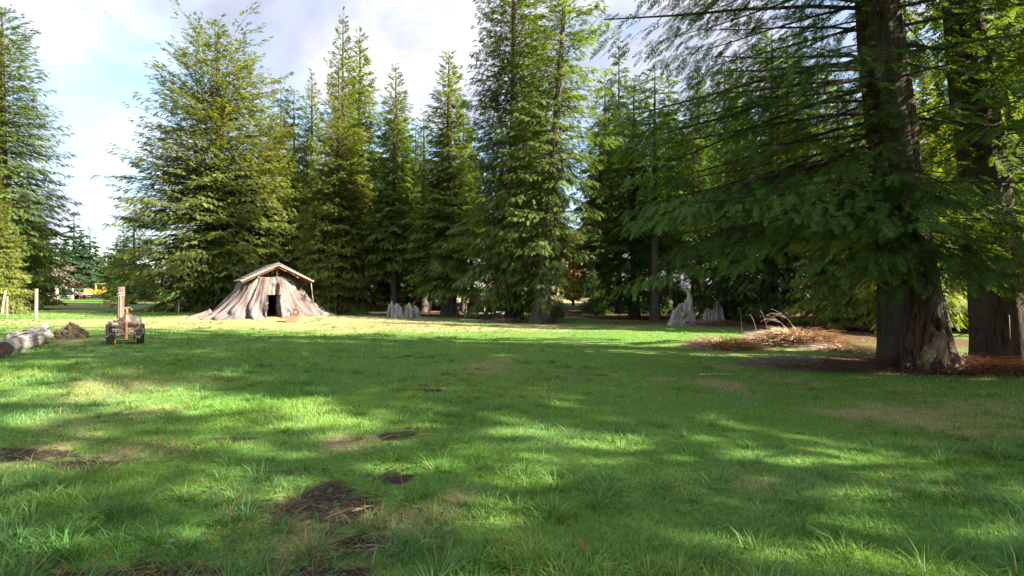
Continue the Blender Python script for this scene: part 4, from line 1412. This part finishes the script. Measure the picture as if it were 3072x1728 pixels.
tag(o_, 'pale white sheeted heap just right of the gate post', 'covered heap')

# ------------------------------------------------------------------ small things along the forest edge
x, y = gx(293, 24.6), 24.6
z = Z(x, y)
bxn = thing('brown_box', (x, y, z), 'small brown box with a pale coil on top right of the roofed stump', 'box', rz=.2)
m_ = MB()
W_, D_, H_ = .54, .42, .32
for c, s in (((0, -D_ / 2, H_ / 2), (W_, .03, H_)), ((0, D_ / 2, H_ / 2), (W_, .03, H_)), ((-W_ / 2, 0, H_ / 2), (.03, D_ - .04, H_)), ((W_ / 2, 0, H_ / 2), (.03, D_ - .04, H_)), ((0, 0, .03), (W_ - .05, D_ - .05, .03))):
    m_.box(c, s)
m_.build('shell', 'box_brown', bxn)
MB().box((0, 0, H_ - .02), (W_ + .04, D_ + .04, .04)).build('lid', 'box_brown', bxn)
o_ = MB().tube([(.17 + .13 * math.cos(a), 0.0, .13 + .13 * math.sin(a)) for a in np.linspace(0, 6.283, 18)], .055, n=8, cap=False).build('rope_coil', 'chip_brown', None, loc=(x, y, z + H_ + .055))
tag(o_, 'brown coil standing on the small box', 'coil')
o_ = MB().tube([(0, 0, 0), (0, 0, .12)], .045, n=10).build('tin_can', 'off_white', None, loc=(x - .2, y - .05, z + H_ + .002))
tag(o_, 'tiny pale can at the edge of the small box', 'can')
x, y, z = on_ground(344, 313)
o_ = MB().tube([(0, 0, -.1), (.02, 0, .7), (-.04, 0, 1.3), (.03, 0, 1.8)], [.12, .09, .10, .03], n=8, wob=.25).build('broken_snag', 'chip_brown', None, loc=(x, y, z))
tag(o_, 'thin broken reddish trunk standing behind the small brown box', 'snag')


def slab(mb, c, w, th_, h, az, seed, lean=(0, 0), n=9, rag=.62):
    """one upright splinter of a rotted stump, jagged along its top"""
    r = random.Random(seed)
    ux_, uy_ = math.cos(az), math.sin(az)
    nx_, ny_ = -uy_, ux_
    V = []
    tops_ = [h * r.uniform(rag, 1.0) * (1 - .30 * abs(2 * i / (n - 1) - 1) ** 2) for i in range(n)]
    for lay in range(4):
        f = lay / 3
        for side in (-1, 1):
            for i in range(n):
                q = (i / (n - 1) - .5) * w * (1.15 - .35 * f)
                o_ = side * th_ * (.5 - .32 * f) + .05 * math.sin(i * 1.9 + seed) * (1 - .3 * f)
                V.append((c[0] + ux_ * q + nx_ * o_ + lean[0] * f, c[1] + uy_ * q + ny_ * o_ + lean[1] * f, tops_[i] * f - .08 * (lay == 0)))
    F = []
    id_ = lambda lay, s, i: lay * 2 * n + s * n + i
    for lay in range(3):
        for i in range(n - 1):
            F.append((id_(lay, 0, i), id_(lay, 0, i + 1), id_(lay + 1, 0, i + 1), id_(lay + 1, 0, i)))
            F.append((id_(lay, 1, i + 1), id_(lay, 1, i), id_(lay + 1, 1, i), id_(lay + 1, 1, i + 1)))
        for i in (0, n - 1):
            F.append((id_(lay, 0, i), id_(lay + 1, 0, i), id_(lay + 1, 1, i), id_(lay, 1, i)))
    for i in range(n - 1):
        F.append((id_(3, 0, i), id_(3, 0, i + 1), id_(3, 1, i + 1), id_(3, 1, i)))
    return mb.add(V, F)


x, y, z = on_ground(403, 319.5)
ws = thing('broken_stump', (x + .05, y, z), 'hollow broken stump of pale upright slabs in front of the dark trunks', 'stump')
ws.scale = (1.05, 1.0, .9)
for k, (cx, cy_, w, h, az) in enumerate(((-.66, -.1, .38, 1.0, .3), (-.30, -.32, .5, .88, .1), (.10, .15, .45, .82, -.1), (.34, -.28, .4, .92, -.2), (.66, -.02, .36, .80, -.5), (.5, .4, .4, .7, 2.6), (-.4, .42, .5, .75, .4))):
    m_ = MB(); slab(m_, (cx, cy_), w * 1.25, .26, h * 1.12, az, 40 + k, rag=.84)
    m_.build('slab', 'silver_wood' if k != 2 else 'chip_brown', ws)
m_ = MB(); m_.tube([(.1, .1, .5), (.45, .05, .82), (.62, .0, 1.05)], [.04, .035, .015], n=5); m_.build('jutting_stick', 'chip_brown', ws)
m_ = MB(); m_.tube([(.45, -.35, .05), (.3, -.5, .35), (.2, -.42, .75)], [.05, .045, .02], n=6); m_.build('curved_root', 'silver_wood', ws)

x, y, z = on_ground(456, 313.5)
o_ = thing('bark_stub', (x, y - .4, z), 'short pale stub against the foot of the pointed fir', 'stub')
m_ = MB(); slab(m_, (0, 0), .62, .35, .8, .1, 77); m_.build('slab', 'silver_wood', o_)

x, y, z = on_ground(681, 325.5)
sn = thing('silver_snag', (x, y, z), 'tall silver snag with a curved horn-like spike beside the lawn', 'snag')
for k, (cx, cy_, w, h, az, ln) in enumerate(((-.44, 0, .34, .78, .5, (.14, .0)), (-.16, -.14, .60, .92, -.2, (.16, 0)), (.18, .05, .46, 1.30, .15, (.12, 0)), (.36, -.06, .40, 1.22, .3, (.02, 0)), (.0, .3, .6, .7, .2, (0, 0)))):
    m_ = MB(); slab(m_, (cx, cy_), w, .30, h, az, 60 + k, ln)
    m_.build('slab', 'silver_wood', sn)
lump(.95, .6, .72, 57, 'rotten_foot', 'snag_grey', sn, (.02, -.12, 0), .3, rough=.6, n=48, m_=20, spike=1.0)
m_ = MB(); m_.tube([(.20, -.1, .2), (.32, -.1, .7), (.36, -.08, 1.05), (.37, -.05, 1.35), (.30, -.03, 1.55), (.16, 0, 1.70), (.0, 0, 1.78)], [.26, .20, .14, .085, .06, .035, .006], n=9, wob=.3, seed=3); m_.build('horn', 'silver_wood', sn)
m_ = MB(); m_.tube([(.48, -.2, .0), (.52, -.22, .4), (.44, -.12, .85)], [.13, .08, .03], n=7, wob=.25); m_.build('rib', 'silver_wood', sn)
x, y, z = on_ground(711, 321.5)
ss = thing('silver_stump', (x, y - .3, z), 'smaller jagged grey stump right of the silver snag', 'stump')
ss.scale = (1.1, 1.0, 1.0)
for k, (cx, cy_, w, h, az) in enumerate(((-.28, -.05, .5, .88, .15), (.14, -.1, .62, 1.15, .0), (.30, .12, .45, 1.05, .6), (-.1, .28, .6, .85, .1))):
    m_ = MB(); slab(m_, (cx, cy_), w, .28, h, az, 90 + k)
    m_.build('slab', 'silver_wood', ss)

# leaning pale snags and thin stems inside the forest
for k, (px0, py0, px1, py1, y, r_, lab, mt) in enumerate((
        (428, 312, 442, 262, 37, .11, 'pale leaning dead trunk left of the pointed fir', 'pale_snag'),
        (464, 310, 470, 270, 34, .05, 'thin grey pole leaning on the foot of the pointed fir', 'dead_stick'),
        (485, 311, 482, 282, 38, .05, 'thin pale upright stem in the dark forest mouth', 'pale_snag'),
        (502, 309, 503, 284, 40, .05, 'slim grey stem nearest the dark gap right of the pointed fir', 'dead_stick'))):
    x0, x1 = gx(px0, y), gx(px1, y)
    z0 = Z(x0, y); z1 = EYE + (HZ - py1) / FP * y
    o_ = MB().tube([(0, 0, -.1), ((x1 - x0) * .45, .1, (z1 - z0) * .5), (x1 - x0, .2, z1 - z0)], [r_, r_ * .75, r_ * .4], n=7, wob=.12, seed=k).build('dead_trunk', mt, None, loc=(x0, y, z0))
    tag(o_, lab, 'snag')

x, y, z = on_ground(557, 317.5)
o_ = lump(1.0, .9, .62, 21, 'old_stump', 'dark_wood', None, (x, y, z), 0, rough=.25, spike=.5)
tag(o_, 'dark rotten stump right beside the thick leaning trunk', 'stump')

# yellow maple behind the gap
my_ = 58.0
mx_ = gx(573, my_)
mt_ = thing('maple_tree', (mx_, my_, Z(mx_, my_)), 'golden yellow autumn tree glowing through the gap behind the leaning trunk', 'tree')
m_ = MB(); m_.tube([(0, 0, -.2), (.1, 0, 2), (0, .1, 4.5), (.1, 0, 7.5)], [.16, .14, .09, .03], n=8)
r7 = random.Random(9)
for k in range(24):
    h0 = r7.uniform(1.2, 6.5); a = r7.random() * 6.283; l_ = r7.uniform(.8, 2.0)
    m_.tube([(0, 0, h0), (math.cos(a) * l_, math.sin(a) * l_, h0 + .5 * l_)], [.04, .012], n=4, cap=False)
m_.build('trunk', 'bark_far', mt_)
r8 = np.random.default_rng(6); n = 3600
a = r8.random(n) * 6.283; hh = r8.uniform(.7, 8.2, n); rd = np.sqrt(r8.random(n)) * 2.1 * np.sin(np.clip((hh - .2) / 8.3, 0, 1) * 3.0) ** .6
O = np.stack([rd * np.cos(a), rd * np.sin(a), hh], 1)
Vq = O[:, None, :] + r8.normal(0, .16, (n, 3, 3))
cq = np.array([.55, .36, .03])[None] * r8.uniform(.6, 1.2, (n, 1)); cq[:, 1] *= r8.uniform(.75, 1.1, n)
obj('crown', mesh_np('crown', Vq.reshape(-1, 3), np.arange(n * 3).reshape(-1, 3), 'needles', col=np.repeat(cq, 3, 0)), mt_)

# ------------------------------------------------------------------ dry ferns
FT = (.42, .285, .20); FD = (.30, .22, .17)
def fern(px, py, w, h, n, label, seed, colr=FT, wid=.008, l0=.55, arch=.8):
    x, y, z = on_ground(px, py)
    return twig_mass('dry_fern_heap', x, y, w, h, n, label, 'dead ferns', colr, seed, wid=wid, l0=l0, arch=arch, group='heaps of dead bracken beside the lawn')
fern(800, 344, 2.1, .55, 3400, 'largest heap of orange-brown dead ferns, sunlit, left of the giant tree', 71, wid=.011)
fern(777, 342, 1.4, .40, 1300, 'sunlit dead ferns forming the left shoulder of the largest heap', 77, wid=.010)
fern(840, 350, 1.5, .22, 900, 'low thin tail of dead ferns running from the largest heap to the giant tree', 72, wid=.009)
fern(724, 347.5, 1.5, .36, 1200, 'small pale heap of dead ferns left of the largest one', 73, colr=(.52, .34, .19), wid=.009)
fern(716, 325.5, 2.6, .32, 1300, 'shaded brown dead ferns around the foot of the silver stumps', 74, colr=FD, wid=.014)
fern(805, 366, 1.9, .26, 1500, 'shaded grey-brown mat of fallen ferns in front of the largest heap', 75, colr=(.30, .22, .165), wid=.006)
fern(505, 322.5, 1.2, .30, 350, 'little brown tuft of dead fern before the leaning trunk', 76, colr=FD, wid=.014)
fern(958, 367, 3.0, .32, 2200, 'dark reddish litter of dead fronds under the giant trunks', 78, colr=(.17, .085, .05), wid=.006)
# arching bare fronds over the big heap
for k, (px, py, h, ln, az) in enumerate(((790, 340, .80, .75, 3.3), (797, 340, 1.0, .8, 3.0), (768, 338, .95, .25, 2.6), (757, 338, .8, .25, 2.3), (742, 337, 1.05, .18, 3.6), (735, 348, .5, .4, 2.8), (712, 350, .55, .35, 2.6))):
    x, y, z = on_ground(px, py)
    fr = MB()
    p = [(math.cos(az) * ln * q ** 1.6, math.sin(az) * .2 * q, h * (1.5 * q - .55 * q * q)) for q in np.linspace(0, 1, 8)]
    fr.tube(p, [.007 * (1 - .8 * q) + .0015 for q in np.linspace(0, 1, 8)], n=4)
    if k < 2:
        for j in range(4):
            q = p[4 + j // 2]
            fr.tube([q, (q[0] - .25 - .03 * j, q[1], q[2] + .10 - .03 * j), (q[0] - .42 - .03 * j, q[1], q[2] + .06 - .05 * j)], [.004, .003, .0015], n=3, cap=False)
    o_ = fr.build('fern_stalk', 'dead_stick', None, loc=(x, y, z))
    tag(o_, 'pale bare fern stalk arching up from the sunlit heaps', 'fern stalk', 'bare fern stalks over the heaps')

# ------------------------------------------------------------------ rotten burl at the foot of the giant
bx3, by3 = gx(930, 9.72), 9.72
bu = thing('rotten_burl', (bx3, by3, Z(bx3, by3)), 'pale rotten knotted stump leaning against the foot of the giant redwood', 'stump')
lump(.72, .5, .62, 33, 'burl_body', 'rot_wood', bu, (.05, 0, 0), 0, rough=.55, n=60, m_=26, spike=1.0)
for k, (dx, dy, w, l, h, sd, mt) in enumerate(((-.42, -.08, .34, .30, .34, 35, 'bark'), (.38, -.10, .38, .3, .26, 38, 'rot_wood'), (-.14, .10, .44, .36, .92, 41, 'rot_red'), (.20, .12, .46, .34, .78, 47, 'rot_red'), (-.05, -.24, .30, .22, .22, 52, 'bark'))):
    lump(w, l, h, sd, 'burl_knob', mt, bu, (dx, dy, 0), .5 * k, rough=.55, n=40, m_=18, spike=.9)

# ------------------------------------------------------------------ sticks and chips
def stick(px, py, ln, r_, az, label, mat='dead_stick', bendy=.06, grp=None, name='fallen_stick'):
    x, y, z = on_ground(px, py)
    rr = random.Random(int(px * 7 + py))
    p = []
    for q in np.linspace(-.5, .5, 6):
        xx, yy = q * ln * math.cos(az), q * ln * math.sin(az)
        p.append((xx + rr.uniform(-bendy, bendy) * ln * .4, yy, Z(x + xx, y + yy) - z + r_ * .9 + .012))
    o_ = MB().tube(p, [r_ * (1.1 - .12 * i) for i in range(6)], n=6, wob=.2, seed=int(px)).build(name, mat, None, loc=(x, y, z))
    return tag(o_, label, 'stick', grp)


stick(717, 376, .6, .014, .25, 'fallen stick on the grass in front of the fern heaps', 'dead_stick', .25)
stick(383, 314.5, 5.0, .10, .05, 'long pale fallen pole left of the broken hollow stump', 'pale_snag', .01)
stick(472, 321.5, 1.2, .04, .1, 'short pale stick on the shaded grass right of the broken stump', 'pale_snag')
stick(575, 318, 1.5, .04, .4, 'pale stick lying on bare earth right of the leaning trunk', 'pale_snag')
stick(592, 315.5, 1.6, .03, -.1, 'thin stick behind the one on bare earth', 'pale_snag')
stick(440, 313.5, 4.0, .09, -.06, 'brown log on the forest floor left of the pointed fir', 'chip_brown', .01)
stick(497, 314.5, 3.0, .07, .25, 'pale fallen limb at the dark forest mouth', 'pale_snag', .03)
stick(508, 312.5, 3.0, .06, .9, 'second fallen limb crossing the pale one', 'dead_stick', .04)
GS = 'bark chips scattered on bare soil'
for c_i, (cx, cy_, rx, ry, n_) in enumerate(((-1.15, 3.7, .35, .28, 12), (-.95, 3.1, .3, .2, 14), (-1.08, 5.6, .3, .2, 9), (-4.4, 4.8, .6, .15, 10), (-1.3, 8.0, .35, .2, 5), (-2.4, 11.8, .7, .4, 6))):
    rr = random.Random(c_i + 3)
    for k in range(n_):
        xx, yy = cx + rr.gauss(0, .6) * rx, cy_ + rr.gauss(0, .6) * ry
        az = rr.uniform(-.5, 1.0); ln = rr.uniform(.06, .26); r_ = rr.uniform(.004, .010)
        zz = Z(xx, yy)
        o_ = MB().tube([(-ln / 2 * math.cos(az), -ln / 2 * math.sin(az), .006), (0, rr.uniform(-.01, .01), .018), (ln / 2 * math.cos(az), ln / 2 * math.sin(az), .008)], [r_ * .6, r_, r_ * .5], n=5, wob=.25, seed=k).build(
            'bark_chip', rr.choice(['chip_brown', 'dead_stick', 'dark_wood']), None, loc=(xx, yy, zz))
        tag(o_, 'thin brown bark chip lying on the bare soil in the lawn', 'bark chip', GS)
